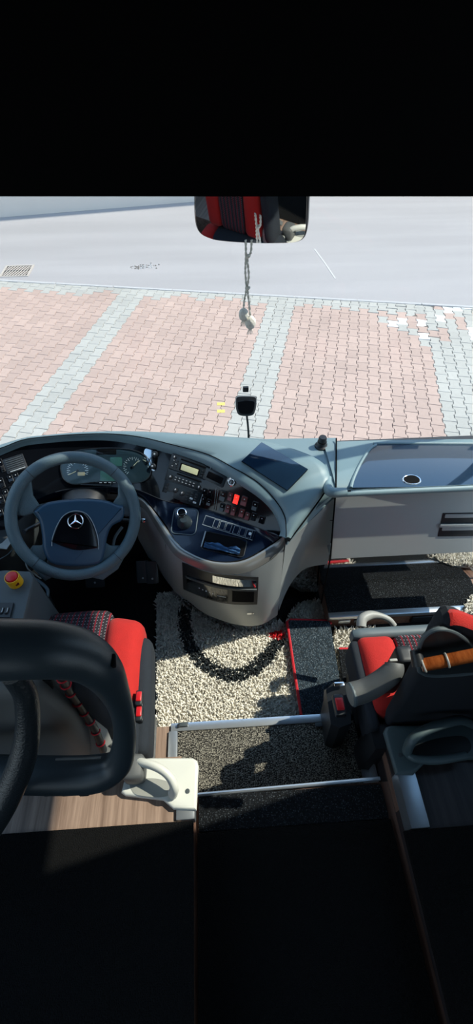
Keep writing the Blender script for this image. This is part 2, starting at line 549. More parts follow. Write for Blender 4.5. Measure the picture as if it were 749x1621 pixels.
o = pav.build('pavement', ['paver_pink', 'paver_grey', 'paver_white'], None, True, 12); tag(o, kind='structure')
v = [kp(-14, 0, -.012), kp(22, 0, -.012), kp(22, -16, -.012), kp(-14, -16, -.012)]
o = make('ground', v, [(0, 1, 2, 3)], 'sand_joint'); tag(o, kind='structure')
o = make('road', [kp(-40, .0, -.002), kp(50, .0, -.002), kp(50, 45, -.002), kp(-40, 45, -.002)], [(0, 1, 2, 3)], 'asphalt'); tag(o, kind='structure')
m = MB()
for i in range(-16, 22):
    a = plain((0, 0, 0), (1, 1, 1))
    m.add([kp(i + .006 + q.x * .988, -.05 + q.y * .055, -.05 + q.z * .058) for q in a[0]], a[1])
o = m.build('kerb', 'kerb_grey', smooth=False); tag(o, kind='structure')

# drain grate in the road
gc = G(27, 429); gx = (G(46, 428.5) - G(8, 429.5)); gx.z = 0; gx.normalize(); gy = Vector((-gx.y, gx.x, 0))
mat('cast_iron', (.10, .09, .08), .6, metal=.3, bump=.5, bscale=80)
mat('rust_sand', (.42, .38, .34), .9, var=.2)
dr = thing('drain_grate', 'rusty slotted drain grate set in the grey asphalt', 'drain', (gc.x, gc.y, 0))
def dg(x, y, z): return Vector((gc.x, gc.y, 0)) + gx * x + gy * y + Vector((0, 0, z))
m = MB()
for lo, hi in (((-.25, -.25), (.25, -.215)), ((-.25, .215), (.25, .25)), ((-.25, -.215), (-.215, .215)), ((.215, -.215), (.25, .215))):
    a = plain((lo[0], lo[1], -.01), (hi[0], hi[1], .008)); m.add([dg(q.x, q.y, q.z) for q in a[0]], a[1])
m.build('frame', 'rust_sand', dr, False)
m = MB()
a = plain((-.215, -.215, -.01), (.215, .215, .0005)); m.add([dg(q.x, q.y, q.z) for q in a[0]], a[1])
m.build('pit', 'deep_black', dr, False)
m = MB()
for i in range(9):
    x = -.2 + i * .05
    for y0, y1 in ((-.2, -.01), (.01, .2)):
        pts = [(x - .012 - .03, y0), (x + .012 - .03, y0), (x + .012 + .03, y1), (x - .012 + .03, y1)]
        pts = [(max(-.214, min(.214, px)), py) for px, py in pts]
        m.add([dg(px, py, .001) for px, py in pts] + [dg(px, py, .007) for px, py in pts], [(0, 1, 2, 3), (4, 5, 6, 7), (0, 1, 5, 4), (1, 2, 6, 5), (2, 3, 7, 6), (3, 0, 4, 7)])
m.build('bars', 'rust_sand', dr, False)

# crumbled patch in the asphalt
m = MB(); pc = G(226, 422)
for i in range(90):
    a = rng.gauss(0, .12); b = rng.gauss(0, .05); r = rng.uniform(.006, .022)
    c = Vector((pc.x + a, pc.y + b, .001))
    k = [Vector((c.x + r * math.cos(t) * rng.uniform(.7, 1.2), c.y + r * math.sin(t) * rng.uniform(.7, 1.2), .001)) for t in (0, 1.2, 2.4, 3.7, 5)]
    m.add(k + [Vector((c.x, c.y, .001 + r * .7))], [(0, 1, 5), (1, 2, 5), (2, 3, 5), (3, 4, 5), (4, 0, 5)], 0 if rng.random() < .55 else 1)
o = m.build('loose_stones', ['cast_iron', 'kerb_grey'], None, False)
tag(o, 'patch of crumbled dark stones on the grey asphalt', 'stones', kind='stuff')
# scraped pale line on the road and two yellow glass reflections painted on the blocks
def strip(name, pts, w, m_, z):
    rows = []
    for i, p in enumerate(pts):
        t = (pts[min(i + 1, len(pts) - 1)] - pts[max(i - 1, 0)]); t.z = 0; t.normalize(); nrm = Vector((-t.y, t.x, 0))
        rows.append([Vector((p.x, p.y, z)) - nrm * w, Vector((p.x, p.y, z)) + nrm * w, Vector((p.x, p.y, z - .003)) + nrm * w, Vector((p.x, p.y, z - .003)) - nrm * w])
    v, f = loft(rows, True, True)
    return make(name, v, f, m_, None, False)
mat('pale_line', (.47, .46, .46), .8)
o = strip('road_marking', [G(498, 394), G(515, 417), G(531, 441)], .013, 'pale_line', .0015); tag(o, kind='structure')
for i, (x0, x1, y) in enumerate(((344, 356, 639.5), (344, 356, 651))):
    o = strip('yellow_mark', [G(x0, y), G(x1, y)], .026, 'yellow_reflection', .003)
    tag(o, ('farther' if i == 0 else 'nearer') + ' of two short yellow reflections painted as dashes on the pink blocks', 'painted reflection', 'painted yellow reflections')

# buildings across the road: the front one throws the shade on the far asphalt
SUN_AZ = R(77)        # from +Y towards +X
SUN_EL = R(50)
sdir = Vector((math.sin(SUN_AZ) * math.cos(SUN_EL), math.cos(SUN_AZ) * math.cos(SUN_EL), math.sin(SUN_EL)))
e0, e1 = G(0, 350), G(490, 310)
ed = (e1 - e0); ed.z = 0; ed.normalize(); en = Vector((-ed.y, ed.x, 0))
hb = 11.0
off = Vector((sdir.x, sdir.y, 0)) * (hb / sdir.z)
c0 = Vector((e0.x, e0.y, 0)) + off
bld = thing('building', 'pale apartment block across the road throwing shade on the asphalt', 'building', tuple(c0))
def bp(s, t, z): return c0 + ed * s + en * t + Vector((0, 0, z))
a = plain((-26, 0, 0), (30, 12, hb)); make('wall', [bp(*q) for q in a[0]], a[1], 'facade', bld, False)
for fl in range(3):
    for k in range(9):
        a = plain((-24 + k * 6, -.05, 1.0 + fl * 2.8), (-22.2 + k * 6, .02, 2.5 + fl * 2.8))
        make('window', [bp(*q) for q in a[0]], a[1], 'facade_glass', bld, False)

# =================================================================== THE COACH SHELL
XL, XR, YW = -1.12, 1.25, 1.62          # side walls, foot of the windscreen
def struct(name, m_, vf, smooth=False):
    o = make(name, vf[0], vf[1], m_, None, smooth); return tag(o, kind='structure')
# the driver's floor and the passengers' raised floor
struct('floor', 'carpet_black', plain((XL, .30, F - .06), (XR, YW, F)))
POD_Y = P(290, 1197, .45).y
HPOD = .45
m = MB()
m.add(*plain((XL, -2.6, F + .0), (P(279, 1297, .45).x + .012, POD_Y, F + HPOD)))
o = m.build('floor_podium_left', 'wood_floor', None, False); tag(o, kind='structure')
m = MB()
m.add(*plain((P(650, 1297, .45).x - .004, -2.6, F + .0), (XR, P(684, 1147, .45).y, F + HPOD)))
o = m.build('floor_podium_right', 'wood_shaded', None, False); tag(o, kind='structure')
# landing of dark wood between seat and step
struct('floor_landing', 'wood_floor', plain((XL + .3, POD_Y, F), (P(272, 1180, .165).x - .002, P(250, 1151, .165).y, F + .165)))
HA = .35
AX0, AX1 = P(313, 1290, HA).x, P(612, 1275, HA).x
struct('floor_aisle', 'wood_riser', plain((P(279, 1297, .45).x + .012, -2.6, F), (P(650, 1297, .45).x - .004, P(450, 1247, HA).y, F + HA - .012)))

# ceiling, added blind, walls
struct('ceiling', 'ceiling_black', plain((XL, -2.6, F + 2.76), (XR, YW, F + 2.82)))  # raised along with the right-hand glass so sunlight reaches the floor
yh = 1.36
za, zb = PY(0, 311, yh), PY(749, 311, yh)
def zhd(x): return za.z + (zb.z - za.z) * (x - za.x) / (zb.x - za.x)
v, f = plain((XL, yh, zhd(XL)), (XR, yh + .014, F + 2.76))
v = [Vector((p.x, p.y, p.z if p.z > F + 2 else zhd(p.x))) for p in v]
struct('wall_added_blind', 'added_blind_black', (v, f))  # black blind added to keep the top of the view dark
struct('wall_front', 'satin_black', plain((XL, YW, .35), (XR, YW + .05, F + .60)))
# left side: low wall, glass above, pillars
struct('wall_left', 'panel_dark', plain((XL - .05, -2.6, F - .6), (XL, YW, F + .80)))
struct('wall_left_upper', 'ceiling_black', plain((XL - .05, -2.6, F + 1.95), (XL, YW, F + 2.82)))
struct('window_1', 'side_glass', plain((XL - .03, -2.6, F + .80), (XL - .024, YW, F + 1.95)))
struct('wall_back', 'ceiling_black', plain((XL, -2.66, F - .6), (XR, -2.6, F + 2.82)))
for i, y in enumerate((.62, -.75)):
    struct('wall_left_pillar', 'satin_black', plain((XL - .04, y - .05, F + .78), (XL + .02, y + .05, F + 2.0)))
# right side: door with full glass in front, side windows behind
struct('wall_right', 'panel_dark', plain((XR, -2.6, F - .6), (XR + .05, -.60, F + 1.0)))
struct('wall_right_blocker', 'panel_dark', plain((XR, -.60, F - .6), (XR + .05, .50, F + 2.64)))  # opaque stretch added to block sun from the right podium and aisle
struct('wall_right_upper', 'ceiling_black', plain((XR, -2.6, F + 2.64), (XR + .05, YW, F + 2.82)))
struct('window_2', 'side_glass', plain((XR + .02, -2.6, F + 1.0), (XR + .026, -.60, F + 2.64)))
struct('door_1', 'side_glass', plain((XR + .02, .56, F - .35), (XR + .026, YW - .06, F + 2.64)))
m = MB()
m.add(*plain((XR, .50, F - .6), (XR + .05, .56, F + 2.64))); m.add(*plain((XR, YW - .06, F - .6), (XR + .05, YW - .01, F + 2.7)))
m.add(*plain((XR, .5, F - .6), (XR + .05, YW, F - .35)))
o = m.build('trim_1', 'satin_black', None, False); tag(o, kind='structure')
o = struct('trim_2', 'satin_black', plain((XL - .05, YW - .08, F + .6), (XL + .03, YW + .05, F + 2.4)))
# windscreen: one gently curved pane from the dash to above the added blind
rows = []
for j in range(9):
    t = j / 8
    rows.append([Vector((XL + (XR - XL) * i / 24, YW + .02 - .16 * t + .03 * math.sin(math.pi * t) - .10 * ((i / 12 - 1) ** 2), F + .58 + 2.2 * t)) for i in range(25)])
v, f = slab(rows, .006)
o = make('window_3', v, f, 'windscreen_glass', None, True); tag(o, kind='structure')

# =================================================================== DASHBOARD
dash = thing('dashboard', 'grey coach dashboard with wraparound black instrument panel beneath the windscreen', 'dashboard', tuple(P(300, 900, 0) + Vector((0, .15, 0))))
U = [(-110, 770, .74), (-60, 742, .76), (0, 717, .775), (35, 703, .785), (69, 698, .79), (121, 694, .793), (173, 694, .793), (220, 702, .79), (255, 711, .785), (324, 732, .772), (376, 762, .75), (414, 788, .722), (435, 812, .69), (444, 836, .655), (442, 849, .635)]
SM = [(-110, 755, .765), (-60, 728, .785), (0, 710, .80), (35, 697, .81), (69, 692, .815), (121, 688, .818), (173, 687, .818), (222, 692, .815), (272, 704, .81), (330, 720, .797), (370, 741, .785), (407, 763, .76), (435, 791, .725), (451, 819, .69), (453, 852, .65)]
SI = [(-120, 748, .765), (-65, 723, .785), (0, 704, .80), (40, 692.5, .81), (75, 688.5, .815), (121, 684.5, .82), (173, 682.5, .82), (225, 683, .82), (300, 687, .82), (400, 695, .815), (460, 709, .81), (503, 727, .80), (517, 747, .785), (513, 772, .765), (456, 850, .655)]
M_ = [(-110, 848, .63), (-60, 840, .64), (0, 825, .645), (30, 810, .645), (60, 790, .65), (100, 776, .655), (150, 771, .655), (200, 773, .655), (225, 778, .65), (262, 793, .635), (314, 803, .62), (350, 814, .62), (380, 825, .62), (420, 840, .625), (442, 849, .635)]
L_ = [(-110, 872, .58), (-60, 860, .585), (0, 842, .59), (30, 824, .595), (60, 800, .60), (100, 785, .61), (150, 779, .615), (200, 782, .615), (225, 787, .61), (255, 820, .59), (288, 866, .57), (335, 887, .56), (385, 885, .56), (430, 860, .59), (444, 850, .63)]
NS = 90
def curve3(c): return [P(*q) for q in cr(c, NS)]
cU, cSM, cSI, cM, cL = map(curve3, (U, SM, SI, M_, L_))
# hood: lip band and the padded top running to the windscreen
rows = []
for i in range(NS):
    u, s, e = cU[i], cSM[i], cSI[i]
    r = [u + Vector((0, 0, -.012)), u, u.lerp(s, .35) + Vector((0, 0, .004)), s.lerp(u, .06)]
    rows.append(r)
v, f = loft(rows)
make('hood_lip', v, f, 'dash_grey', dash)
rows = []
for i in range(NS):
    s, e = cSM[i], cSI[i]
    r = [s + Vector((0, 0, -.006))]
    for k in range(9):
        t = k / 8
        r.append(s.lerp(e, t) + Vector((0, 0, .016 * math.sin(math.pi * t) * min(1, (e - s).length / .15))))
    dn = (e - s); dn.z = 0
    dn = dn.normalized() if dn.length > 1e-4 else Vector((0, 1, 0))
    r.append(e + dn * .012 + Vector((0, 0, -.012)))
    q_ = i / NS; dr_ = 1 if q_ < .80 else max(.12, 1 - (q_ - .80) / .10)
    r.append(e + dn * .018 * dr_ + Vector((0, 0, -.05 * max(dr_, .45))))
    r.append(e + dn * .02 * dr_ + Vector((0, 0, -.16 * dr_ if dr_ > .3 else -.03)))
    rows.append(r)
v, f = loft(rows)
hood_surf = Surf(v, f)
make('hood', v, f, 'dash_grey', dash, True, None, 60)
v, f = tube([p + Vector((0, 0, .001)) for p in cSM], .0016, 6)
make('hood_seam', v, f, 'deep_black', dash)
# upper black fascia and the lower shelf
rows = []
for i in range(NS):
    rows.append([cU[i] + Vector((0, 0, -.012))] + [(cU[i] + Vector((0, 0, -.012))).lerp(cM[i], k / 6) for k in range(1, 7)])
fv, ff = loft(rows)
fascia = Surf(fv, ff)
fas = make('fascia', fv, ff, 'gloss_black', dash)
rows = [[cM[i].lerp(cL[i], k / 6) + Vector((0, 0, -.004 * math.sin(math.pi * k / 6))) for k in range(7)] for i in range(NS)]
sv, sf = loft(rows)
shelf = Surf(sv, sf)
lsh = make('lower_shelf', sv, sf, 'shelf_black', dash)
v, f = tube([p for p in cM[30:]], .0018, 6)
make('shelf_edge', v, f, 'grey_mark' if False else 'satin_black', dash)
# bronze lip band round the pod
j0 = 52
L2 = [(150, 790, .58), (205, 793, .585), (228, 806, .575), (246, 833, .565), (268, 868, .55), (288, 887, .535), (335, 906, .525), (387, 907, .525), (432, 884, .55), (452, 862, .60)]
L1 = [(150, 781, .61), (200, 784, .613), (226, 789, .61), (252, 820, .59), (276, 853, .575), (295, 872, .567), (338, 889, .557), (386, 887, .557), (431, 862, .586), (448, 849, .632)]
a1, a2 = [P(*q) for q in cr(L1, 60)], [P(*q) for q in cr(L2, 60)]
rows = []
for p, q in zip(a1, a2):
    r = []
    out = (q - p); out.z = 0
    for k in range(9):
        t = k / 8
        r.append(p.lerp(q, t) + Vector((0, 0, .012 * math.sin(math.pi * t))))
    rows.append([p + Vector((0, 0, -.01))] + r)
v, f = loft(rows)
make('shelf_rim', v, f, 'lip_bronze', dash)
# pod body below the rim, its base set back
B1 = [(205, 793, .585), (228, 806, .575), (246, 833, .565), (268, 868, .55), (288, 887, .535), (335, 906, .525), (387, 907, .525), (430, 886, .55), (450, 864, .595)]
B2 = [(225, 872, .12), (245, 893, .115), (262, 917, .11), (279, 938, .105), (296, 950, .10), (328, 973, .10), (376, 989, .10), (412, 989, .10), (439, 974, .10)]
b1, b2 = [P(*q) for q in cr(B1, 60)], [P(*q) for q in cr(B2, 60)]
rows = []
for p, q in zip(b1, b2):
    rows.append([p.lerp(q, k / 10) + (Vector((0, -.012, 0)) * math.sin(math.pi * k / 10)) for k in range(11)] + [q + Vector((0, .012, -.006))])
pv, pf = loft(rows)
podsurf = Surf(pv, pf)
make('pod_body', pv, pf, 'dash_silver', dash)
base = [Vector((q.x, q.y + .016, 0)) for q in b2]
rows = [[Vector((q.x, q.y, Z(.10))), Vector((q.x, q.y + .004, Z(0)))] for q in base]
v, f = loft(rows)
make('pod_plinth', v, f, 'steel_dark', dash)
# right flank of the pod
TL, TR = P(452, 862, .60), P(532, 786, .70)
FB = [P(439, 974, .10), P(452, 940, .17), P(467, 915, .25), (P(486, 899, .32)), P(519, 893, .34)]
top = [TL.lerp(TR, k / 24) for k in range(25)]
bot = [Vector(q) for q in cr(FB, 25)]
rows = []
for p, q in zip(top, bot):
    rows.append([p + Vector((0, .02, .004)), p] + [p.lerp(q, k / 8) for k in range(1, 9)] + [q + Vector((.0, .03, -.004))])
v, f = loft(rows)
make('pod_flank', v, f, 'dash_silver', dash)
# shoulder that fills between hood edge and flank
edge = [cSI[i] + Vector((0, 0, -.03)) for i in range(int(NS * .80), NS)]
n = len(edge)
tops = [TR.lerp(TL, k / (n - 1)) + Vector((0, .0, .004)) for k in range(n)]
far = P(534, 740, .742)
rows = []
for p, q in zip(edge, tops):
    rows.append([p, p.lerp(q, .5) + Vector((.004, 0, -.012)), q])
v, f = loft(rows)
make('pod_shoulder', v, f, 'dash_grey', dash)
v, f = tube([cSI[i] + Vector((.004, -.002, -.024)) for i in range(int(NS * .83), NS)], .0035, 8); make('hood_gap', v, f, 'deep_black', dash)
q_ = [P(531, 824, .585), P(512, 824, .59), P(497, 828, .585), P(484, 836, .575), P(476, 845, .56)]
v, f = tube(q_, .0018, 8, 30); make('flank_crease', v, f, 'satin_black', dash)
# low flank of the kick plate under the pod flank
rows = [[q + Vector((0, .03, 0)), Vector((q.x, q.y + .05, Z(0)))] for q in bot]
v, f = loft(rows)
make('flank_kick_plate', v, f, 'steel_dark', dash)

# the flat deck between pod and windscreen
deck = [P(-60, 735, .735), P(0, 706, .735), P(100, 690, .735), P(300, 686, .735), P(420, 694, .735), P(531, 694.5, .742), P(531, 786, .742)]
m = MB()
pts = [Vector((XL + .02, 1.50, Z(.735))), Vector((-.6, 1.56, Z(.735))), Vector((0, 1.57, Z(.738)))] + [P(420, 695, .74), P(532, 693, .742), P(532, 778, .742), P(455, 852, .60) + Vector((0, .02, 0)), Vector((.05, 1.50, Z(.735))), Vector((XL + .02, 1.485, Z(.73)))]
th = Vector((0, 0, -.02))
m.add(pts + [p + th for p in pts], [tuple(range(9)), tuple(range(17, 8, -1))] + [(i, (i + 1) % 9, 9 + (i + 1) % 9, 9 + i) for i in range(9)])
m.build('deck', 'dash_grey', dash, False)

# right-hand half: deck with glossy hatch, rail and face
RX1 = XR - .02
yF = P(640, 772, .74).y
yB = 1.50
xs = P(533, 785, .74).x + .004
rows = []
N2 = 30
for i in range(N2 + 1):
    x = xs + (RX1 - xs) * i / N2
    bow = .03 * ((i / N2) ** 2)
    prof = [(yB - bow, .70), (yB - bow - .004, .742), (yB - bow - .03, .75), (yF + .08, .752), (yF + .02, .748), (yF - .003, .738), (yF - .012, .715), (yF - .046, .632), (yF - .080, .550), (yF - .114, .468), (yF - .106, .456), (yF - .02, .45)]
    rows.append([Vector((x, y, Z(h))) for y, h in prof])
v, f = loft(rows)
rsurf = Surf(v, f)
make('passenger_panel', v, f, ['dash_grey', 'dash_silver'], dash, True, [0 if k % 11 < 5 else 1 for k in range(len(f))], 50)
# left end of the panel (seam to the floor)
v, f = tube([P(532.5, 694, .755), P(532.5, 740, .757), Vector((xs - .002, yF, Z(.745))), Vector((xs - .003, yF - .020, Z(.70))), Vector((xs - .004, yF - .053, Z(.62))), Vector((xs - .005, yF - .097, Z(.53))), Vector((xs - .006, yF - .118, Z(.47))), P(508, 958, .0)], .003, 8)
make('panel_seam', v, f, 'deep_black', dash)
# recessed glossy lid on the deck
ld = [(606, 701), (749, 701.5), (800, 702), (800, 770), (556, 771), (560, 757), (571, 733), (585, 711), (595, 704)]
lp = [P(a, b, .757) for a, b in ld]
lp[2].x = lp[3].x = RX1 - .03
c = sum(lp, Vector()) / len(lp)
v, f = prism([(p.x - c.x, p.y - c.y) for p in lp], 0, .004, Matrix.Translation((c.x, c.y, Z(.7505))), .002, 2)
mat('lid_blue', (.012, .030, .060), .07, coat=1., spec=1.)
lid = make('lid', v, f, 'lid_blue', dash)
pts = [p.copy() for p in (lp[4], lp[5], lp[6], lp[7], lp[8], lp[0], lp[1], lp[2])]
v, f = tube([Vector((p.x, p.y, Z(.754))) for p in pts], .006, 8, 40)
make('lid_rim', v, f, 'dash_grey', dash)
hc = P(652, 759, .757); 
v, f = lathe((hc.x, hc.y, Z(.7505)), (0, 0, 1), [(.029, .003), (.029, .0062), (.031, .0075), (.034, .0075), (.036, .0055), (.036, .003)], 32)
v = [Vector((hc.x + (p.x - hc.x) * 1.0, hc.y + (p.y - hc.y) * .75, p.z)) for p in v]
make('finger_hole', v, f, 'chrome', lid)
v, f = lathe((hc.x, hc.y, Z(.7505)), (0, 0, 1), [(.0, .0072), (.030, .0072), (.030, .005)], 32)
v = [Vector((hc.x + (p.x - hc.x), hc.y + (p.y - hc.y) * .75, p.z)) for p in v]
make('finger_hole_well', v, f, 'deep_black', lid)
# rounded front rail of the deck and its left horn
ry = P(640, 777, .752).y
v, f = tube([Vector((P(545, 778, .76).x, ry, Z(.752))), Vector((P(640, 775, .76).x, ry, Z(.752))), Vector((RX1, ry, Z(.752)))], .0135, 14, 20, .9)
rail = make('front_rail', v, f, 'dash_grey', dash)
v, f = tube([P(521, 756, .765), P(519, 768, .765), P(524, 779, .763), P(548, 779, .76)], [.010, .016, .019, .017], 12, 20)
make('rail_horn', v, f, 'dash_grey', rail)
v, f = tube([Vector((P(548, 774, .765).x, ry + .003, Z(.7640))), Vector((P(640, 771, .765).x, ry + .003, Z(.7640))), Vector((RX1, ry + .003, Z(.7640)))], .0012, 6)
make('rail_groove', v, f, 'deep_black', rail)
ps = Vector((P(552, 776, .765).x, ry, Z(.766))); v, f = plain((ps.x - .006, ps.y - .003, ps.z - .003), (ps.x + .008, ps.y + .003, ps.z - .001)); make('rail_slot', v, f, 'deep_black', rail, False)
# recessed grab slots in the face
def face_at(px, py):
    return rsurf.hit(px, py)[0]
Fs = Frame(rsurf, [(704, 812), (764, 811), (764, 848), (690, 849)])
sl = []
for (u0, v0, u1, v1) in ((0.0, .0, 1.3, .46), (0, .54, 1.3, 1.0)):
    q = Fs
    v, f = q.pad(u0, v0, u1, v1, -.002, .0025, .06, .001)
    s_ = make('grab_slot', v, f, 'satin_black', dash); sl.append(s_)
    v, f = q.pad(u0 + .06, v0 + .05, u1 - .06, v0 + .2, .002, .004, .2, .0006)
    make('slot_lip', v, f, 'dash_silver', s_)
v, f = Fs.pad(-.03, .44, 1.35, .58, .0, .010, .3, .003)
make('slot_bar', v, f, 'dash_silver', dash)
# polished kick plate under the face
v, f = plain((xs - .10, yF + .0, Z(.10)), (RX1, yF + .01, Z(.50)))
v = [p + Vector((0, (p.z - Z(.10)) * .20, 0)) for p in v]
make('kick_plate', v, f, 'steel_dark', dash, False)
# glossy blue-black lid let into the hood
hq = [(414, 702), (487, 744), (455, 777), (383, 731)]
Fh = Frame(hood_surf, hq)
pts = [hood_surf.hit(*q) for q in hq]
nn = sum((p[1] for p in pts), Vector()).normalized()
gv = MB()
N3 = 8
for z0 in (0,):
    rows = []
    for a in range(N3 + 1):
        r = []
        for b in range(N3 + 1):
            s_, t_ = a / N3, b / N3
            px = (hq[0][0] * (1 - s_) + hq[1][0] * s_) * (1 - t_) + (hq[3][0] * (1 - s_) + hq[2][0] * s_) * t_
            py = (hq[0][1] * (1 - s_) + hq[1][1] * s_) * (1 - t_) + (hq[3][1] * (1 - s_) + hq[2][1] * s_) * t_
            l, n_ = hood_surf.hit(px, py)
            r.append(l + nn * .003)
        rows.append(r)
v, f = slab(rows, -.005)
hl = make('hood_lid', v, f, 'lid_blue', dash, True)
edge_pts = [rows[0][k] for k in range(N3 + 1)] + [rows[k][N3] for k in range(1, N3 + 1)] + [rows[N3][k] for k in range(N3 - 1, -1, -1)] + [rows[k][0] for k in range(N3 - 1, -1, -1)]
v, f = tube(edge_pts, .0022, 6)
make('lid_gasket', v, f, 'deep_black', hl)

# ------------------------------------------------------------------ instruments on the fascia
IC = Frame(fascia, [(76, 700), (221, 703), (224, 760), (72, 757)])
stad = smooth2d([(-.5, -.05), (-.47, .22), (-.36, .42), (-.15, .5), (.15, .5), (.36, .40), (.48, .16), (.5, -.12), (.46, -.36), (.34, -.48), (.1, -.44), (-.12, -.44), (-.34, -.5), (-.46, -.36)], 56)
def icpt(k=1.): return [(x * IC.w * k, y * IC.h * k) for x, y in stad]
v, f = prism(icpt(), -.01, .002, IC.M, .001)
clu = make('instrument_cluster', v, f, 'gauge_face', dash)
pts = [IC.M @ Vector((x, y, .004)) for x, y in icpt()]
v, f = tube(pts + [pts[0]], .0016, 8)
make('cluster_rim', v, f, 'satin_black', clu)
def gauge(u, v_, r, a0, a1, nt, need):
    m = MB()
    c = Vector(((u - .5) * IC.w, (.5 - v_) * IC.h, .0024))
    for i in range(nt):
        a = R(a0 + (a1 - a0) * i / (nt - 1)); l = .16 if i % 2 else .3
        d = Vector((math.cos(a), math.sin(a), 0)); n = Vector((-d.y, d.x, 0)) * .0007
        q = [c + d * r * (1 - l) - n, c + d * r - n, c + d * r + n, c + d * r * (1 - l) + n]
        q += [p + Vector((0, 0, .0008)) for p in q]
        m.add([IC.M @ p for p in q], [(0, 1, 2, 3), (4, 5, 6, 7), (0, 1, 5, 4), (1, 2, 6, 5), (2, 3, 7, 6), (3, 0, 4, 7)])
    m.build('dial_marks', 'white_mark', clu, False)
    a = R(need); d = Vector((math.cos(a), math.sin(a), 0))
    v, f = tube([IC.M @ (c + Vector((0, 0, .003))), IC.M @ (c + d * r * .92 + Vector((0, 0, .003)))], [.0014, .0007], 6)
    make('needle', v, f, 'needle', clu)
    v, f = lathe(IC.M @ (c + Vector((0, 0, 0))), IC.n, [(.006, 0), (.006, .004), (.004, .005)], 16)
    make('needle_boss', v, f, 'satin_black', clu)
gauge(.19, .62, .043, 200, -20, 21, 205)
gauge(.80, .52, .038, 230, 40, 15, 45)
gauge(.96, .40, .022, 120, -80, 7, 150)
for q, m_ in (((.44, .63, .66, .92), 'lcd_green'), ((.40, .02, .62, .17), 'deep_black'), ((.19, .66, .27, .76), 'amber_mark'), ((.55, .25, .68, .50), 'lcd_green')):
    v, f = IC.pad(*q, .001, .0034, .12, .0005); make('display', v, f, m_, clu)
for k in range(5):
    v, f = IC.pad(.43 + k * .05, .945, .46 + k * .05, .97, .002, .0034, .2, .0002); make('tell_tale', v, f, 'white_mark', clu, False)
v, f = prism([(x * IC.w * .985, y * IC.h * .985) for x, y in stad], .0085, .0095, IC.M, .0003)
make('cluster_glass', v, f, 'cluster_glass', clu)
WB = Frame(fascia, [(125, 757), (179, 758), (176, 768), (129, 767)])
v, f = WB.pad(0, 0, 1, 1, -.003, .003, .3, .001); wb = make('button_strip', v, f, 'satin_black', dash)
v, f = tube([WB.at(0, 0, .003), WB.at(.04, .85, .003), WB.at(.09, 1, .003), WB.at(.91, 1, .003), WB.at(.96, .85, .003), WB.at(1, 0, .003)], .0012, 6, 30); make('strip_trim', v, f, 'grey_mark', wb)
for k in range(6):
    v, f = WB.pad(.08 + k * .145, .15, .20 + k * .145, .75, .002, .0046, .2, .0006); b = make('button', v, f, 'gloss_black', wb)
    v, f = WB.pad(.12 + k * .145, .35, .16 + k * .145, .55, .0045, .005, .4, .0001); make('icon', v, f, 'grey_mark', b, False)

# air vent and the switch bank at the far left
AV = Frame(fascia, [(6, 730), (34, 720), (43, 740), (14, 749)])
v, f = AV.pad(-.06, -.08, 1.06, 1.08, -.002, .004, .06, .001); av = make('air_vent', v, f, 'satin_black', dash)
m = MB()
for k in range(6):
    m.add(*AV.pad(.05, .06 + k * .15, .95, .12 + k * .15, .003, .006, .3, .0004))
m.build('slats', 'panel_dark', av)
v, f = AV.pad(.12, .94, .95, 1.0, .004, .006, .4, .0004); make('vent_lever', v, f, 'grey_mark', av)
def switch(surf, q, lit=False, icon=True, bez='satin_black', nm='switch', face='gloss_black'):
    fr = Frame(surf, q)
    v, f = fr.pad(0, 0, 1, 1, -.004, .003, .18, .0008); s_ = make(nm, v, f, bez, dash)
    # rocker: two slopes
    w, h = fr.w * .40, fr.h * .42
    pr = [(-h, .003), (-h, .008), (-h * .1, .0055), (h, .0068), (h, .003)]
    v = [fr.M @ Vector((x, y, z)) for x in (-w, w) for y, z in pr]
    f = [(0, 1, 2, 3, 4), (9, 8, 7, 6, 5)] + [(i, (i + 1) % 5, 5 + (i + 1) % 5, 5 + i) for i in range(5)]
    make('rocker', v, f, 'lamp_red' if lit else face, s_, False)
    if icon:
        v, f = lathe(fr.at(.5, .30, .0062), fr.n, [(.0022, 0), (.0022, .001)], 8); make('icon', v, f, 'grey_mark', s_)
    return s_
def sq(cx, cy, w, h, sl=.30):    # a switch outline leaning like the fascia
    a = (w / 2, w / 2 * sl); b = (-h / 2 * .18, h / 2)
    return [(cx - a[0] - b[0], cy - a[1] - b[1]), (cx + a[0] - b[0], cy + a[1] - b[1]), (cx + a[0] + b[0], cy + a[1] + b[1]), (cx - a[0] + b[0], cy - a[1] + b[1])]
for cx, cy, w, h in ((3, 737, 6, 22), (3, 765, 8, 17), (17, 758, 8, 12), (26, 755, 8, 12), (38, 754, 7, 10), (10, 782, 8, 14), (20, 776, 8, 13), (29, 772, 8, 13), (3, 791, 8, 14), (2, 812, 7, 12), (11, 808, 9, 12), (-8, 795, 8, 14), (-9, 770, 8, 16)):
    switch(fascia, sq(cx, cy, w, h, -.33))

# chrome plate with two knobs beside the cluster
CP = Frame(fascia, [(225, 707), (252, 714), (247, 745), (229, 745)])
mat('plate_chrome', (.5, .54, .58), .12, metal=1.)
v, f = CP.pad(0, 0, 1, 1, -.003, .003, .2, .001); cp = make('knob_plate', v, f, 'plate_chrome', dash)
for (kx, ky, r_) in ((246.5, 719, .0115), (243, 738, .011)):
    l, n_ = fascia.hit(kx, ky)
    v, f = lathe(l, n_, [(r_ * 1.05, 0), (r_, .010), (r_ * .8, .014), (r_ * .4, .0145)], 20); k_ = make('knob', v, f, 'satin_black', cp)
    v, f = lathe(l + n_ * .0145, n_, [(r_ * .35, 0), (r_ * .3, .001)], 12); make('knob_cap', v, f, 'grey_mark', k_)

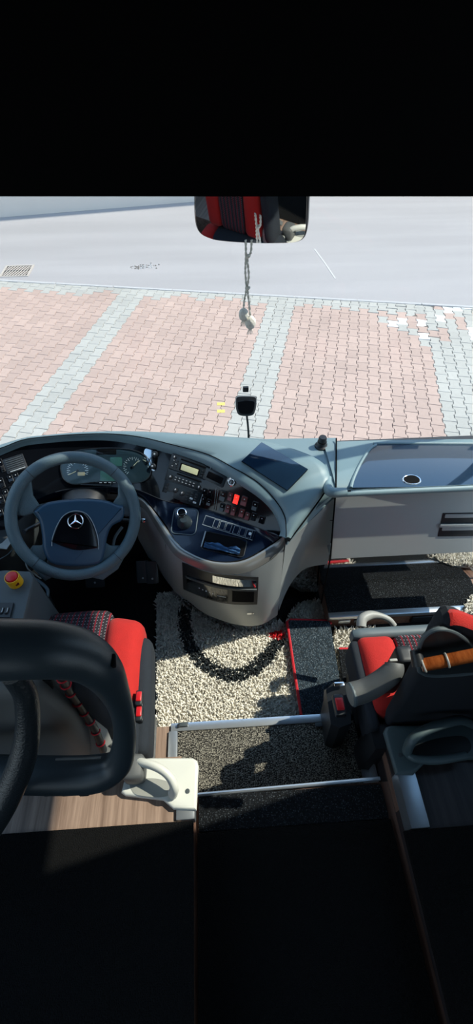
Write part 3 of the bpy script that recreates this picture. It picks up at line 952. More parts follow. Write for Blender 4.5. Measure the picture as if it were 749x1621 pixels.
# radio with climate control below
RD = Frame(fascia, [(255.6, 711), (318, 731), (309, 799), (249, 779)])
v, f = RD.pad(-.03, -.03, 1.03, 1.03, -.004, .002, .04, .001); make('radio_surround', v, f, 'satin_black', dash)
v, f = RD.pad(.0, .0, 1, .34, .0, .007, .05, .001); r1 = make('radio', v, f, 'radio_black', dash)
v, f = RD.pad(.0, .355, 1, .63, .0, .006, .05, .001); r2 = make('player', v, f, 'radio_black', dash)
v, f = RD.pad(.0, .645, 1, 1, .0, .006, .05, .001); r3 = make('climate_control', v, f, 'radio_black', dash)
v, f = RD.pad(.27, .12, .80, .31, .006, .0078, .1, .0004); make('display', v, f, 'deep_black', r1)
v, f = RD.pad(.31, .145, .76, .285, .0076, .0085, .1, .0003); make('display_screen', v, f, 'lcd_amber', r1)
v, f = RD.pad(.25, .025, .92, .06, .0065, .0078, .3, .0003); make('disc_slot', v, f, 'deep_black', r1)
v, f = RD.pad(.25, .385, .92, .42, .0055, .0068, .3, .0003); make('disc_slot', v, f, 'deep_black', r2)
for r_, c0_, c1_, y0_, y1_, nx, ny, z in ((r1, .04, .22, .09, .30, 2, 3, .007), (r1, .84, .97, .10, .30, 2, 3, .007), (r2, .22, .80, .47, .60, 6, 2, .006), (r3, .62, .96, .70, .96, 3, 4, .006), (r3, .03, .14, .68, .95, 1, 3, .006)):
    for a in range(nx):
        for b in range(ny):
            du, dv = (c1_ - c0_) / nx, (y1_ - y0_) / ny
            v, f = RD.pad(c0_ + a * du + du * .12, y0_ + b * dv + dv * .15, c0_ + (a + 1) * du - du * .12, y0_ + (b + 1) * dv - dv * .15, z - .001, z + .0018, .25, .0004)
            hl_ = (r_ is r3 and a >= 1 and b >= 2)
            make('button', v, f, 'white_mark' if hl_ and (a + b) % 2 else 'satin_black', r_)
m = MB()
for a in range(6):
    for b in range(2):
        m.add(*RD.pad(.235 + a * .097, .482 + b * .065, .275 + a * .097, .50 + b * .065, .0068, .0082, .3, .0002))
for b in range(3): m.add(*RD.pad(.06 + (b % 2) * .08, .11 + b * .07, .10 + (b % 2) * .08, .13 + b * .07, .008, .0092, .3, .0002))
m.build('key_prints', 'grey_mark', r2, False)
for u, w_, r_, own in ((.12, .54, .0075, r2), (.90, .55, .006, r2), (.34, .80, .0085, r3), (.53, .82, .0085, r3), (.08, .06, .004, r1)):
    v, f = lathe(RD.at(u, w_, .006), RD.n, [(r_ * 1.1, 0), (r_, .009), (r_ * .75, .0105), (r_ * .3, .0105)], 20); k_ = make('knob', v, f, 'satin_black', own)
    v, f = RD.pad(u - .012, w_ - .05, u + .012, w_ - .01, .0162, .017, .3, .0002); make('knob_mark', v, f, 'white_mark', k_, False)
v, f = tube([RD.at(.97, -.02, .004), RD.at(1.03, .0, .004), RD.at(1.04, .95, .004)], .0022, 8, 16); make('surround_trim', v, f, 'grey_mark', r1)

# small display, lock knob and the right-hand switch bank
SD = Frame(fascia, [(327, 741), (357, 754), (353, 772), (324, 757)])
v, f = SD.pad(-.04, -.05, 1.05, 1.05, -.003, .004, .1, .001); sd = make('display_unit', v, f, 'radio_black', dash)
v, f = SD.pad(.12, .18, .92, .8, .003, .005, .06, .0005); make('display_screen', v, f, 'deep_black', sd)
l, n_ = fascia.hit(367, 763)
v, f = lathe(l, n_, [(.017, 0), (.017, .004), (.013, .006), (.012, .004), (.0, .004)], 28); ig = make('ignition_lock', v, f, 'chrome', dash)
v, f = lathe(l + n_ * .003, n_, [(.011, 0), (.009, .006), (.0, .006)], 20); kb = make('key_barrel', v, f, 'satin_black', ig)
v, f = plain((-.0012, -.006, .008), (.0012, .006, .0105), Matrix.Translation(l) @ n_.to_track_quat('Z', 'Y').to_matrix().to_4x4()); make('key_slot', v, f, 'grey_mark', kb, False)
for cx, cy, w, h, lit in ((324, 778, 7, 10, 0), (333, 780, 7, 10, 0), (322, 791, 7, 10, 0), (331, 795, 7, 10, 0), (353, 785, 10, 17, 0), (365, 786, 7.5, 14, 0), (374.5, 790, 8.5, 16, 1), (387, 793, 10, 16, 0), (404, 801, 9, 15, 0), (352, 803, 7.5, 13, 0), (361, 805, 7.5, 13, 0), (370, 809, 7.5, 14, 0), (383, 812, 8, 14, 0), (392, 817, 7.5, 13, 0), (402, 818, 7.5, 13, 0), (415, 823, 9, 12, 0)):
    switch(fascia, sq(cx, cy, w, h, .36), bool(lit), True, face='red_dark' if 356 < cx < 400 and not lit else 'gloss_black')
for (a, b) in (((343, 771), (339, 806)), ((346, 773), (342, 808))):
    p0, p1 = fascia.hit(*a), fascia.hit(*b)
    v, f = tube([p0[0] + p0[1] * .002, p1[0] + p1[1] * .002], .0015, 8); make('chrome_strip', v, f, 'chrome', dash)

# lower shelf: selector, blank row, cubby
GB = Frame(shelf, [(272, 802), (313, 808), (311, 846), (275, 846)])
v, f = prism(rrect(GB.w, GB.h, .018), -.002, .003, GB.M, .001); gb = make('selector_console', v, f, 'shelf_black', dash)
pts = [GB.M @ Vector((x, y, .003)) for x, y in rrect(GB.w, GB.h, .018)]
v, f = tube(pts + [pts[0]], .002, 8); make('console_rim', v, f, 'panel_grey', gb)
v, f = lathe(GB.at(.5, .55, .0), GB.n, [(.030, .002), (.029, .012), (.022, .026), (.013, .036)], 24); make('boot', v, f, 'rubber_black', gb)
kp0 = P(288, 813, .635); ax = (kp0 - GB.at(.5, .55, .01)).normalized()
v, f = lathe(GB.at(.5, .55, .02), ax, [(.010, 0), (.010, (kp0 - GB.at(.5, .55, .02)).length - .01), (.018, (kp0 - GB.at(.5, .55, .02)).length), (.0, (kp0 - GB.at(.5, .55, .02)).length)], 20); make('lever', v, f, 'satin_black', gb)
tc_ = (CAM - kp0).normalized() * 1.4 + Vector((0, 0, 1)); tc_.normalize()
v, f = lathe(kp0, tc_, [(.013, -.012), (.0185, -.004), (.0190, .006), (.017, .012), (.0, .0135)], 28); kn_ = make('selector_knob', v, f, 'gloss_black', gb)
v, f = ring(kp0 + tc_ * .0105, tc_, .0165, .0022, 32, 8); make('knob_ring', v, f, 'chrome', gb)
BS = Frame(shelf, [(325, 816), (406, 841), (398, 855), (322, 831)])
v, f = BS.pad(0, 0, 1, 1, -.003, .003, .1, .001); bs = make('switch_row', v, f, 'shelf_black', dash)
pts = [BS.at(*q, .003) for q in ((0, 0), (1, 0), (1, 1), (0, 1), (0, 0))]
v, f = tube(pts, .0011, 6); make('row_trim', v, f, 'grey_mark', bs)
for k in range(6):
    u = .20 + k * .125 + (.03 if k >= 3 else 0)
    v, f = BS.pad(u, .10, u + .10, .9, .001, .006, .15, .001); b = make('blank_button', v, f, 'shelf_black', bs)
    pts = [BS.at(*q, .0058) for q in ((u, .1), (u + .10, .1), (u + .10, .9), (u, .9), (u, .1))]
    v, f = tube(pts, .0008, 6); make('button_trim', v, f, 'grey_mark', bs)
v, f = BS.pad(.90, .3, .95, .6, .006, .0068, .3, .0002); make('icon', v, f, 'white_mark', bs, False)
CT = Frame(shelf, [(324, 838), (393, 858), (384, 880), (320, 872)])
v, f = prism(rrect(CT.w, CT.h, .012), -.003, .0015, CT.M, .0008); ct = make('storage_tray', v, f, 'deep_black', dash)
pts = [CT.M @ Vector((x, y, .002)) for x, y in rrect(CT.w, CT.h, .012)]
v, f = tube(pts + [pts[0]], .0016, 8); make('tray_rim', v, f, 'satin_black', ct)
v, f = tube([CT.at(0.0, .02, .004), CT.at(.0, .9, .004)], .0026, 8); make('tray_lip', v, f, 'grey_mark', ct)
# crumpled blue cloth lying in the tray
rows = []
for a in range(15):
    r = []
    for b in range(9):
        u = .06 + .84 * a / 14; w_ = .62 + .30 * b / 8 + (.10 * math.sin(a * .9) if b == 0 else 0)
        r.append(CT.at(u, w_, .008 + .006 * abs(math.sin(a * 1.7 + b * .8)) + .004 * math.sin(a * .7 - b * 1.3)))
    rows.append(r)
v, f = slab(rows, .0015)
cl = make('cloth', v, f, 'blue_cloth'); tag(cl, 'crumpled blue cloth lying in the dashboard storage tray', 'cloth')

# slot unit low in the pod body
SU = Frame(podsurf, [(289, 890), (409, 913), (407, 957), (291, 932)])
def podpt(u, w_, d=0.):
    px = (289 * (1 - u) + 409 * u) * (1 - w_) + (291 * (1 - u) + 407 * u) * w_
    sag = 9 * math.sin(math.pi * u)
    py = (890 * (1 - u) + 913 * u + sag * .55) * (1 - w_) + (932 * (1 - u) + 956 * u + sag) * w_
    l, n_ = podsurf.hit(px, py)
    return l + n_ * d
def podpatch(name, u0, w0, u1, w1, d0, d1, m_, par, nu=16, nw=4):
    rows = [[podpt(u0 + (u1 - u0) * a / nu, w0 + (w1 - w0) * b / nw, d0) for b in range(nw + 1)] for a in range(nu + 1)]
    v, f = loft(rows); n = len(v); N_ = nw + 1
    outr = [[podpt(u0 + (u1 - u0) * a / nu, w0 + (w1 - w0) * b / nw, d1) for b in range(nw + 1)] for a in range(nu + 1)]
    v2, f2 = loft(outr)
    per = [a * N_ for a in range(nu + 1)] + [nu * N_ + b for b in range(1, N_)] + [a * N_ + nw for a in range(nu - 1, -1, -1)] + [b for b in range(nw - 1, 0, -1)]
    fs = [(per[i], per[(i + 1) % len(per)], n + per[(i + 1) % len(per)], n + per[i]) for i in range(len(per))]
    return make(name, v + v2, f + [tuple(i + n for i in q) for q in f2] + fs, m_, par, True, None, 35)
su = podpatch('slot_panel', 0, 0, 1, 1, -.004, .003, 'satin_black', dash)
podpatch('polished_strip', .40, .12, .97, .36, .002, .0045, 'steel_dark', su)
podpatch('panel_ridge', .05, .42, .98, .48, .002, .009, 'panel_dark', su)
podpatch('display_panel', .06, .40, .60, .93, .002, .007, 'gloss_black', su)
podpatch('open_pocket', .66, .54, .95, .90, .002, .004, 'deep_black', su)
for k in range(5):
    podpatch('indicator', .22 + k * .045, .66 + .012 * k, .235 + k * .045, .69 + .012 * k, .006, .0078, 'white_mark', su, 1, 1)
podpatch('display_line', .46, .74, .58, .76, .006, .0078, 'grey_mark', su, 3, 1)
podpatch('badge', .87, 1.30, .96, 1.36, .0, .002, 'chrome', dash, 3, 1)
# seam between pod front and its flank
v, f = tube([P(450, 866, .592) + Vector((0, -.003, 0)), P(446, 905, .39) + Vector((0, -.004, 0)), P(440, 972, .105) + Vector((0, -.004, 0))], .0018, 6, 12); make('flank_seam', v, f, 'deep_black', dash)

# black cap on the deck behind the pod
kc = P(509, 706, .744)
v, f = lathe((kc.x, kc.y, Z(.742)), (0, 0, 1), [(.028, 0), (.027, .006), (.019, .010), (.017, .014), (.0165, .044), (.014, .049), (.0, .050)], 24)
cap = make('socket_cap', v, f, 'satin_black', dash)
v, f = ring((kc.x, kc.y, Z(.768)), (0, 0, 1), .0172, .0018, 24, 6); make('cap_ring', v, f, 'deep_black', cap)

# footwell: front board and pedals
v, f = plain((-.74, 1.42, F), (P(262, 917, .11).x, 1.44, Z(.60))); make('footwell_board', v, f, 'deep_black', dash, False)
v, f = loft([[P(262, 862, .55) , P(262, 917, .11) + Vector((0, .02, -.1))], [Vector((P(262, 862, .55).x + .02, 1.45, Z(.55))), Vector((P(262, 862, .55).x + .02, 1.45, F))]])
make('footwell_side', v, f, 'satin_black', dash, False)
for px_, py_ in ((226, 905), (241, 906), (150, 912)):
    c = P(px_, py_, .14)
    M = Matrix.Translation(c) @ Matrix.Rotation(R(50), 4, 'X')
    v, f = rbox((.03 if px_ > 200 else .045, .055, .006), .006, 3, None, M); pd = make('pedal', v, f, 'rubber_black', dash)
    v, f = lathe(M @ Vector((0, -.03, .006)), M.to_3x3() @ Vector((0, 0, 1)), [(.005, 0), (.004, .003), (0, .004)], 10); make('pedal_stud', v, f, 'grey_mark', pd)
# column shroud below the cluster, and stalk
sc0, sc1 = P(150, 800, .60), P(122, 860, .50)
v, f = tube([P(135, 785, .60) + Vector((0, .03, 0)), P(128, 815, .60), P(122, 850, .55)], [.10, .075, .06], 16, 12, .6); make('column_shroud', v, f, 'satin_black', dash)
v, f = tube([P(175, 822, .62), P(205, 824, .625), P(226, 824, .63)], [.008, .008, .009], 10, 12); st = make('stalk', v, f, 'satin_black', dash)
v, f = lathe(P(228, 824, .632), (P(228, 824, .632) - P(205, 824, .625)), [(.009, -.006), (.0095, 0), (.008, .006), (.0, .008)], 14); make('stalk_tip', v, f, 'chrome', st)
v, f = tube([P(70, 825, .62), P(45, 838, .625), P(38, 842, .63)], [.008, .008, .01], 10, 12); make('stalk', v, f, 'satin_black', dash)

# =================================================================== STEERING WHEEL
WC = P(119.5, 817.5, .72)
wn = (CAM - WC).normalized()
wn = (wn + Vector((0, -.05, -.07))).normalized()
wx = Vector((1, 0, 0)) - wn * wn.x; wx.normalize()
wx = (wx + wn.cross(wx) * -.02).normalized()
wy = wn.cross(wx)
WM = Matrix(((wx.x, wy.x, wn.x, WC.x), (wx.y, wy.y, wn.y, WC.y), (wx.z, wy.z, wn.z, WC.z), (0, 0, 0, 1)))
WI = WM.inverted()
def wp(px, py, lift=0.):     # wheel-plane coordinates of a measured point
    o, d = WI @ CAM, (WI.to_3x3() @ ray(px, py))
    t = (lift - o.z) / d.z
    q = o + d * t
    return (q.x, q.y)
def wpoly(l, lift=0.): return [wp(*q, lift) for q in l]
def z3(l): return [(x / 2.88, 670 + y / 2.88) for x, y in l]
wheel = thing('steering_wheel', 'black leather steering wheel with four spokes and a round star emblem', 'steering wheel', tuple(WC))
RM = .2120
v, f = ring(WC, wn, RM, .0212, 96, 20, xdir=wx)
make('rim', v, f, 'leather', wheel)
for a in (48, 132, 228, 258, 282, 312):
    A = R(a if a not in (228, 312) else a)
    if a in (258, 282): continue
    c = WC + (wx * math.cos(A) + wy * math.sin(A)) * RM
    v, f = ring(c, (-wx * math.sin(A) + wy * math.cos(A)), .0209, .0012, 28, 6); make('rim_stitch', v, f, 'satin_black', wheel)
# one spoke plate: hub with four arms, three openings
left = [(108, 268), (118, 330), (150, 372), (205, 362), (300, 348), (395, 346)]
def mir(l): return [(690 - x, y) for x, y in l]
# arm outlines (measured on the wheel)
arms = [
    [(98, 262), (140, 250), (150, 330), (178, 372), (240, 356), (240, 470), (175, 440), (150, 412), (110, 428), (78, 420), (66, 380)],
    [(582, 262), (540, 250), (540, 330), (512, 372), (450, 356), (450, 470), (515, 440), (545, 412), (575, 428), (612, 420), (622, 380)],
]
v = None
for a in arms:
    A_, F_ = prism(wpoly(z3(a)), -.030, -.002, WM, .010, 3); make('spoke', A_, F_, 'leather', wheel)
low = [
    [(148, 560), (185, 560), (215, 540), (226, 600), (205, 632), (210, 655), (250, 700), (205, 722), (150, 668), (118, 602)],
    [(545, 560), (505, 560), (472, 540), (458, 600), (440, 632), (440, 655), (395, 700), (470, 718), (540, 668), (575, 602)],
]
for a in low:
    A_, F_ = prism(wpoly(z3(a)), -.028, -.004, WM, .009, 3); make('spoke', A_, F_, 'leather', wheel)
pad = [(152, 402), (205, 366), (290, 350), (395, 344), (480, 352), (540, 372), (566, 382), (560, 440), (512, 470), (490, 520), (480, 580), (455, 640), (350, 655), (235, 640), (198, 580), (192, 520), (180, 450)]
pl = wpoly(z3(pad), .01)
v, f = prism(smooth2d(pl, 60), -.030, .016, WM, .014, 5)
pd_ = make('hub_pad', v, f, 'hub_blue', wheel)
# glossy black teardrop and the dark lower hub
tear = [(318, 404), (350, 402), (385, 410), (415, 450), (435, 500), (446, 555), (440, 570), (340, 578), (245, 545), (236, 530), (258, 470), (285, 425)]
v, f = prism(smooth2d(wpoly(z3(tear), .02), 60), .004, .0215, WM, .005, 4)
tb = make('hub_cover', v, f, 'gloss_black', wheel)
lowhub = [(234, 545), (300, 566), (350, 572), (446, 560), (450, 620), (440, 660), (392, 676), (300, 680), (245, 668), (210, 640), (222, 600)]
v, f = prism(smooth2d(wpoly(z3(lowhub), .0), 60), -.030, .008, WM, .010, 4)
make('lower_hub', v, f, 'satin_black', wheel)
v, f = tube([WM @ Vector((*p, .0185)) for p in wpoly(z3([(236, 560), (240, 520), (262, 462), (292, 420), (340, 400), (392, 412), (424, 455), (446, 520), (450, 575)]), .02)], .0014, 8, 50); make('cover_trim', v, f, 'grey_mark', tb)
# star emblem
ec = wp(119.8, 825, .022); er = .0255
E0 = WM @ Vector((ec[0], ec[1], .0225))
v, f = ring(E0, wn, er, .0024, 40, 8, xdir=wx); em = make('emblem', v, f, 'chrome', wheel)
m = MB()
for k in range(3):
    a = R(90 + 120 * k); b = R(90 + 120 * k + 60); c = R(90 + 120 * k - 60)
    q = [(0, 0, .005), (er * math.cos(a), er * math.sin(a), .001), (er * .20 * math.cos(b), er * .20 * math.sin(b), .001), (er * .20 * math.cos(c), er * .20 * math.sin(c), .001)]
    m.add([WM @ Vector((ec[0] + x, ec[1] + y, .0215 + z)) for x, y, z in q], [(0, 1, 2), (0, 3, 1), (1, 3, 2), (0, 2, 3)])
m.build('emblem_star', 'chrome', em, False)
# crease lines where spokes meet the pad
for l in ([(152, 402), (172, 380), (212, 362)], [(540, 402), (560, 386), (572, 380)]):
    v, f = tube([WM @ Vector((*p, .004)) for p in wpoly(z3(l), .004)], .0012, 6, 12); make('spoke_seam', v, f, 'satin_black', wheel)
# pale strip panel inside the right opening: paddle
v, f = tube([WM @ Vector((*p, -.02)) for p in wpoly(z3([(512, 580), (525, 520), (558, 472)]), -.02)], .006, 8, 14, .5); make('wheel_paddle', v, f, 'panel_grey', wheel)

# =================================================================== RUGS AND MATS
def inpoly(x, y, poly):
    c = False; j = len(poly) - 1
    for i in range(len(poly)):
        xi, yi = poly[i]; xj, yj = poly[j]
        if (yi > y) != (yj > y) and x < (xj - xi) * (y - yi) / (yj - yi) + xi: c = not c
        j = i
    return c
def dseg(p, a, b):
    ax, ay = a; bx, by = b; dx, dy = bx - ax, by - ay
    t = max(0, min(1, ((p[0] - ax) * dx + (p[1] - ay) * dy) / (dx * dx + dy * dy)))
    return math.hypot(p[0] - ax - t * dx, p[1] - ay - t * dy)
def xy(px, py, h=.03):
    q = P(px, py, h); return (q.x, q.y)
podline = [(q.x, q.y + .01) for q in base]
def shag(name, poly, label, step, arc=None, arcw=.025, redzone=None, ln=(.016, .028), seed=1, cut=None, h0=0.):
    rg = random.Random(seed)
    t = thing(name, label, 'rug', (sum(p[0] for p in poly) / len(poly), sum(p[1] for p in poly) / len(poly), Z(h0)))
    b3 = [Vector((x, y, Z(h0))) for x, y in poly]; n = len(b3)
    make('backing', b3 + [p + Vector((0, 0, .008)) for p in b3], [tuple(range(n)), tuple(range(n, 2 * n))] + [(i, (i + 1) % n, n + (i + 1) % n, n + i) for i in range(n)], 'pile_cream', t, False)
    m = MB()
    x0, x1 = min(p[0] for p in poly), max(p[0] for p in poly); y0, y1 = min(p[1] for p in poly), max(p[1] for p in poly)
    nx, ny = int((x1 - x0) / step), int((y1 - y0) / step)
    for i in range(nx + 1):
        for j in range(ny + 1):
            x = x0 + (i + rg.uniform(-.5, .5)) * step; y = y0 + (j + rg.uniform(-.5, .5)) * step
            if not inpoly(x, y, poly): continue
            if cut and inpoly(x, y, cut): continue
            k = 0
            if arc:
                d = min(dseg((x, y), arc[a], arc[a + 1]) for a in range(len(arc) - 1))
                if d < arcw + rg.uniform(-.004, .004): k = 1
            if redzone and inpoly(x, y, redzone): k = 2
            L_n = rg.uniform(*ln); a = rg.uniform(0, 6.283); le = rg.uniform(.15, .85) * L_n
            dx, dy = math.cos(a) * le, math.sin(a) * le
            hz = math.sqrt(max(L_n * L_n - le * le, 1e-6)) + .004
            r = rg.uniform(.0026, .0042)
            bs_ = [Vector((x + r * math.cos(a + q), y + r * math.sin(a + q), Z(h0) + .004)) for q in (.6, 2.2, 3.9, 5.4)]
            md = [Vector((x + dx * .45 + r * 1.15 * math.cos(a + q), y + dy * .45 + r * 1.15 * math.sin(a + q), Z(h0) + .004 + hz * .62)) for q in (.6, 2.2, 3.9, 5.4)]
            tp = Vector((x + dx, y + dy, Z(h0) + .004 + hz))
            m.add(bs_ + md + [tp], [(0, 1, 5, 4), (1, 2, 6, 5), (2, 3, 7, 6), (3, 0, 4, 7), (4, 5, 8), (5, 6, 8), (6, 7, 8), (7, 4, 8)], k)
    o = m.build('pile', ['pile_cream', 'pile_black', 'pile_red'], t, True, 180)
    tag(o, kind='stuff')
    return t
arc = [xy(*q) for q in [(291, 966), (291, 985), (296, 1008), (306, 1030), (320, 1047), (338, 1060), (358, 1067), (380, 1067), (400, 1059), (418, 1044), (432, 1026), (441, 1012)]]
rugpoly = [xy(247, 938), xy(278, 933)] + [(p[0], p[1]) for p in podline if p[0] > xy(279, 940)[0]] + [xy(452, 985), xy(462, 962), xy(480, 948), xy(519, 945), xy(523, 980), xy(525, 1040), xy(548, 1040), xy(560, 1150), (.35, .615), (xy(247, 1150)[0], .615)]
shag('shag_rug', rugpoly, 'cream shaggy rug with a black curved band beside the dashboard pod', .0072, arc, .029, [xy(426, 998), xy(450, 996), xy(452, 1010), xy(427, 1008)], seed=5)
shag('shag_rug', [(xy(527, 990, .02)[0] + .004, 1.03), (.72, 1.03), (.72, .84), (xy(526, 1026, .02)[0] + .004, .90)], 'small fringe of white shaggy rug showing between step riser and red-edged navy mat', .009, None, seed=9, ln=(.02, .04))

def bound_mat(name, quad, h, m_, label, edges=(), th=.008, cat='mat', er_=.0075, n=10):
    t = thing(name, label, cat, tuple(P(*quad[0], h)))
    c = [P(*q, h) for q in quad]
    rows = []
    for a in range(n + 1):
        s_ = a / n
        rows.append([(c[0].lerp(c[1], k / n)).lerp(c[3].lerp(c[2], k / n), s_) for k in range(n + 1)])
    v, f = slab(rows, -th)
    make('surface', v, f, m_, t, True, None, 50)
    if edges:
        pts = [P(*q, h) + Vector((0, 0, .002)) for q in edges]
        v, f = tube(pts, er_, 8); make('binding', v, f, 'red_thread', t)
    return t
bound_mat('floor_mat', [(455, 983), (522, 984), (547, 1135), (478, 1136)], .046, 'mat_grey', 'grey ribbed mat with red binding lying on the cream shaggy rug', [(478, 1136), (466, 1060), (458, 1005), (455, 985), (459, 982), (490, 982.5), (520, 983.5), (524, 988)])
bound_mat('floor_mat', [(536, 1028), (602, 1027), (604, 1100), (546, 1104)], .036, 'mat_navy', 'dark navy mat with red front binding under the co-driver seat edge', [(537, 1028), (603, 1027)])

# steps: ribbed mats with aluminium nosings
ys1 = P(400, 1140, .17).y
x0, x1 = P(272, 1165, .17).x, AX1 + .01
struct('floor_step', 'deep_black', plain((x0, P(450, 1247, HA).y - .02, F), (x1, ys1, Z(.16))))
v, f = box((x0 + .022, P(450, 1247, HA).y - .01, Z(.158)), (x1 - .004, ys1 - .022, Z(.170)), .004)
o = make('step_mat', v, f, 'mat_weave'); tag(o, 'black woven mat with pale flecks on the lower step, half in sunlight', 'mat')
ed_ = thing('step_edging', 'aluminium edging around the front and left of the lower step', 'edging', (x0, ys1, Z(.17)))
v, f = box((x0 - .004, ys1 - .024, Z(.155)), (x1 - .06, ys1 + .006, Z(.1755)), .003); make('front_nosing', v, f, 'aluminium', ed_)
v, f = box((x0 - .012, POD_Y - .03, Z(.155)), (x0 + .022, ys1 - .022, Z(.1755)), .003); make('side_nosing', v, f, 'aluminium', ed_)
for px_ in (290, 507):
    c = P(px_, 1147, .178)
    v, f = box((c.x - .018, c.y - .008, Z(.172)), (c.x + .018, c.y + .008, Z(.182)), .003); make('edge_clip', v, f, 'panel_dark', ed_)
v, f = lathe(P(283, 1149, .18), (0, 0, 1), [(.006, -.006), (.006, .004), (0, .005)], 14); make('screw', v, f, 'satin_black', ed_)
ya_ = P(450, 1246, HA).y
rows = []
v, f = box((AX0 + .002, .236, Z(HA - .014)), (AX1, ya_ - .008, Z(HA)), .004)
o = make('aisle_mat', v, f, 'mat_navy'); tag(o, 'black ribbed mat on the upper step at the foot of the aisle', 'mat')
v, f = tube([Vector((AX0, ya_ - .004, Z(HA - .003))), Vector((AX1, ya_ + .006, Z(HA - .003)))], .006, 8)
o = make('step_nosing', v, f, 'aluminium'); tag(o, 'thin aluminium nosing along the edge of the upper step', 'edging')
# black carpet added behind the brackets to keep the bottom of the view dark
for nm, lo, hi, lab in (('added_carpet', (XL, -2.55, Z(HPOD)), (AX0 - .004, P(150, 1310, HPOD).y, Z(HPOD + .006)), 'added black carpet keeping the raised passenger floor dark left of the aisle'),
                   ('added_carpet', (AX1 + .004, -2.55, Z(HPOD - .02)), (XR, P(700, 1310, HPOD).y, Z(HPOD + .006)), 'added black carpet keeping the raised passenger floor dark right of the aisle'),
                   ('added_carpet', (AX0 - .002, -2.55, Z(HA - .012)), (AX1 + .004, .2355, Z(HA + .002)), 'added black carpet keeping the aisle dark behind the upper step')):
    v, f = box(lo, hi, .003); o = make(nm, v, f, 'added_carpet_black'); tag(o, lab, 'carpet')
# entry platform under the passenger-side panel
yn, yb_ = P(640, 971, .10).y, yF + .02
px0 = P(520, 972, .10).x
plat = thing('entry_platform', 'low platform with black ribbed mat in front of the co-driver seat', 'platform', (px0 + .3, yn + .08, F))
v, f = plain((px0, yn + .006, F), (XR, yb_ + .02, Z(.088))); make('riser', v, f, 'wood_riser', plat, False)
v, f = plain((AX1 + .0225, .25, Z(HA)), (AX1 + .026, P(684, 1147, .45).y - .004, Z(HPOD - .06)))
o = make('trim_3', v, f, 'wood_riser', None, False); tag(o, kind='structure')
v, f = box((px0 + .004, yn + .022, Z(.086)), (P(745, 930, .1).x + .02, yb_, Z(.100)), .003); make('ribbed_mat', v, f, 'mat_navy', plat)
v, f = box((px0, yn - .004, Z(.078)), (XR, yn + .024, Z(.104)), .004); make('nosing', v, f, 'aluminium', plat)
for px_ in (548, 573):
    c = P(px_, 990, .05); v, f = box((c.x - .032, yn - .004, Z(.04)), (c.x + .022, yn + .008, Z(.066)), .003); make('riser_plate', v, f, 'aluminium' if px_ < 560 else 'panel_dark', plat)
v, f = box((P(655, 985, .05).x, yn - .003, Z(.01)), (P(695, 985, .05).x, yn + .007, Z(.06)), .003); make('riser_grille', v, f, 'satin_black', plat)
q0 = P(722, 958, .11)
shag('shag_rug', [(q0.x, q0.y - .045), (q0.x + .25, q0.y - .05), (q0.x + .25, q0.y + .09), (q0.x + .09, q0.y + .05)], 'corner of pale shaggy rug at the door end of the entry platform', .0085, None, seed=12, h0=.101)

# =================================================================== DRIVER'S SIDE CONSOLE
con = thing('side_console', 'dark grey driver side console with pedestal top left of the steering wheel', 'console', (P(10, 930, .6).x, P(10, 930, .6).y, F))
tp = [P(-40, 908, .66), P(8, 903, .67), P(47, 905, .67), P(52, 915, .67), P(36, 980, .66), P(26, 1000, .655), P(-60, 1000, .655)]
n = len(tp)
bt = [Vector((p.x - .0 if i in (0, 6) else p.x + .03, p.y + (.02 if i in (1, 2, 3) else 0), F)) for i, p in enumerate(tp)]
md = [p + Vector((.006 if i in (2, 3, 4, 5) else 0, 0, -.010)) for i, p in enumerate(tp)]
v = tp + md + bt
f = [tuple(range(n))] + [(k * n + i, k * n + (i + 1) % n, (k + 1) * n + (i + 1) % n, (k + 1) * n + i) for k in (0, 1) for i in range(n)]
make('pedestal', v, f, 'panel_dark', con, True, None, 30)
sw = [P(*q, .664) for q in ((-25, 955), (22, 955), (16, 978), (-30, 978))]
v = sw + [p + Vector((0, 0, .004)) for p in sw]
make('switch_plate', v, [(0, 1, 2, 3), (4, 5, 6, 7), (0, 1, 5, 4), (1, 2, 6, 5), (2, 3, 7, 6), (3, 0, 4, 7)], 'satin_black', con, False)
for k, px_ in enumerate((3, 11)):
    c = P(px_, 967, .668); v, f = rbox((.005, .012, .005), .003, 3, None, Matrix.Translation(c)); tg = make('toggle', v, f, 'satin_black', con)
    v, f = rbox((.0012, .008, .001), .0005, 1, None, Matrix.Translation(c + Vector((.003, 0, .005)))); make('toggle_mark', v, f, 'grey_mark', tg)
ec_ = P(26, 923, .665)
eb = thing('emergency_button', 'yellow emergency stop button with red mushroom cap on the driver side console', 'button', tuple(ec_))
er_ = 10.2 / 750 * (ec_ - CAM).length
v, f = lathe(ec_, (.0, -.10, 1), [(er_ * 1.0, 0), (er_ * 1.0, .040), (er_ * .97, .043), (er_ * .88, .043), (er_ * .86, .036), (0, .036)], 36); make('collar', v, f, 'yellow_plastic', eb)
v, f = lathe(ec_, (.0, -.10, 1), [(er_ * .55, .030), (er_ * .80, .036), (er_ * .80, .045), (er_ * .72, .048), (er_ * .4, .0495), (0, .050)], 32); make('mushroom_cap', v, f, 'red_plastic', eb)
lb = ec_ + Vector((er_ * .62, -er_ * .82, .022))
v, f = rbox((.006, .0015, .006), .001, 1, None, Matrix.Translation(lb) @ Matrix.Rotation(R(35), 4, 'Z')); make('collar_mark', v, f, 'red_dark', eb)
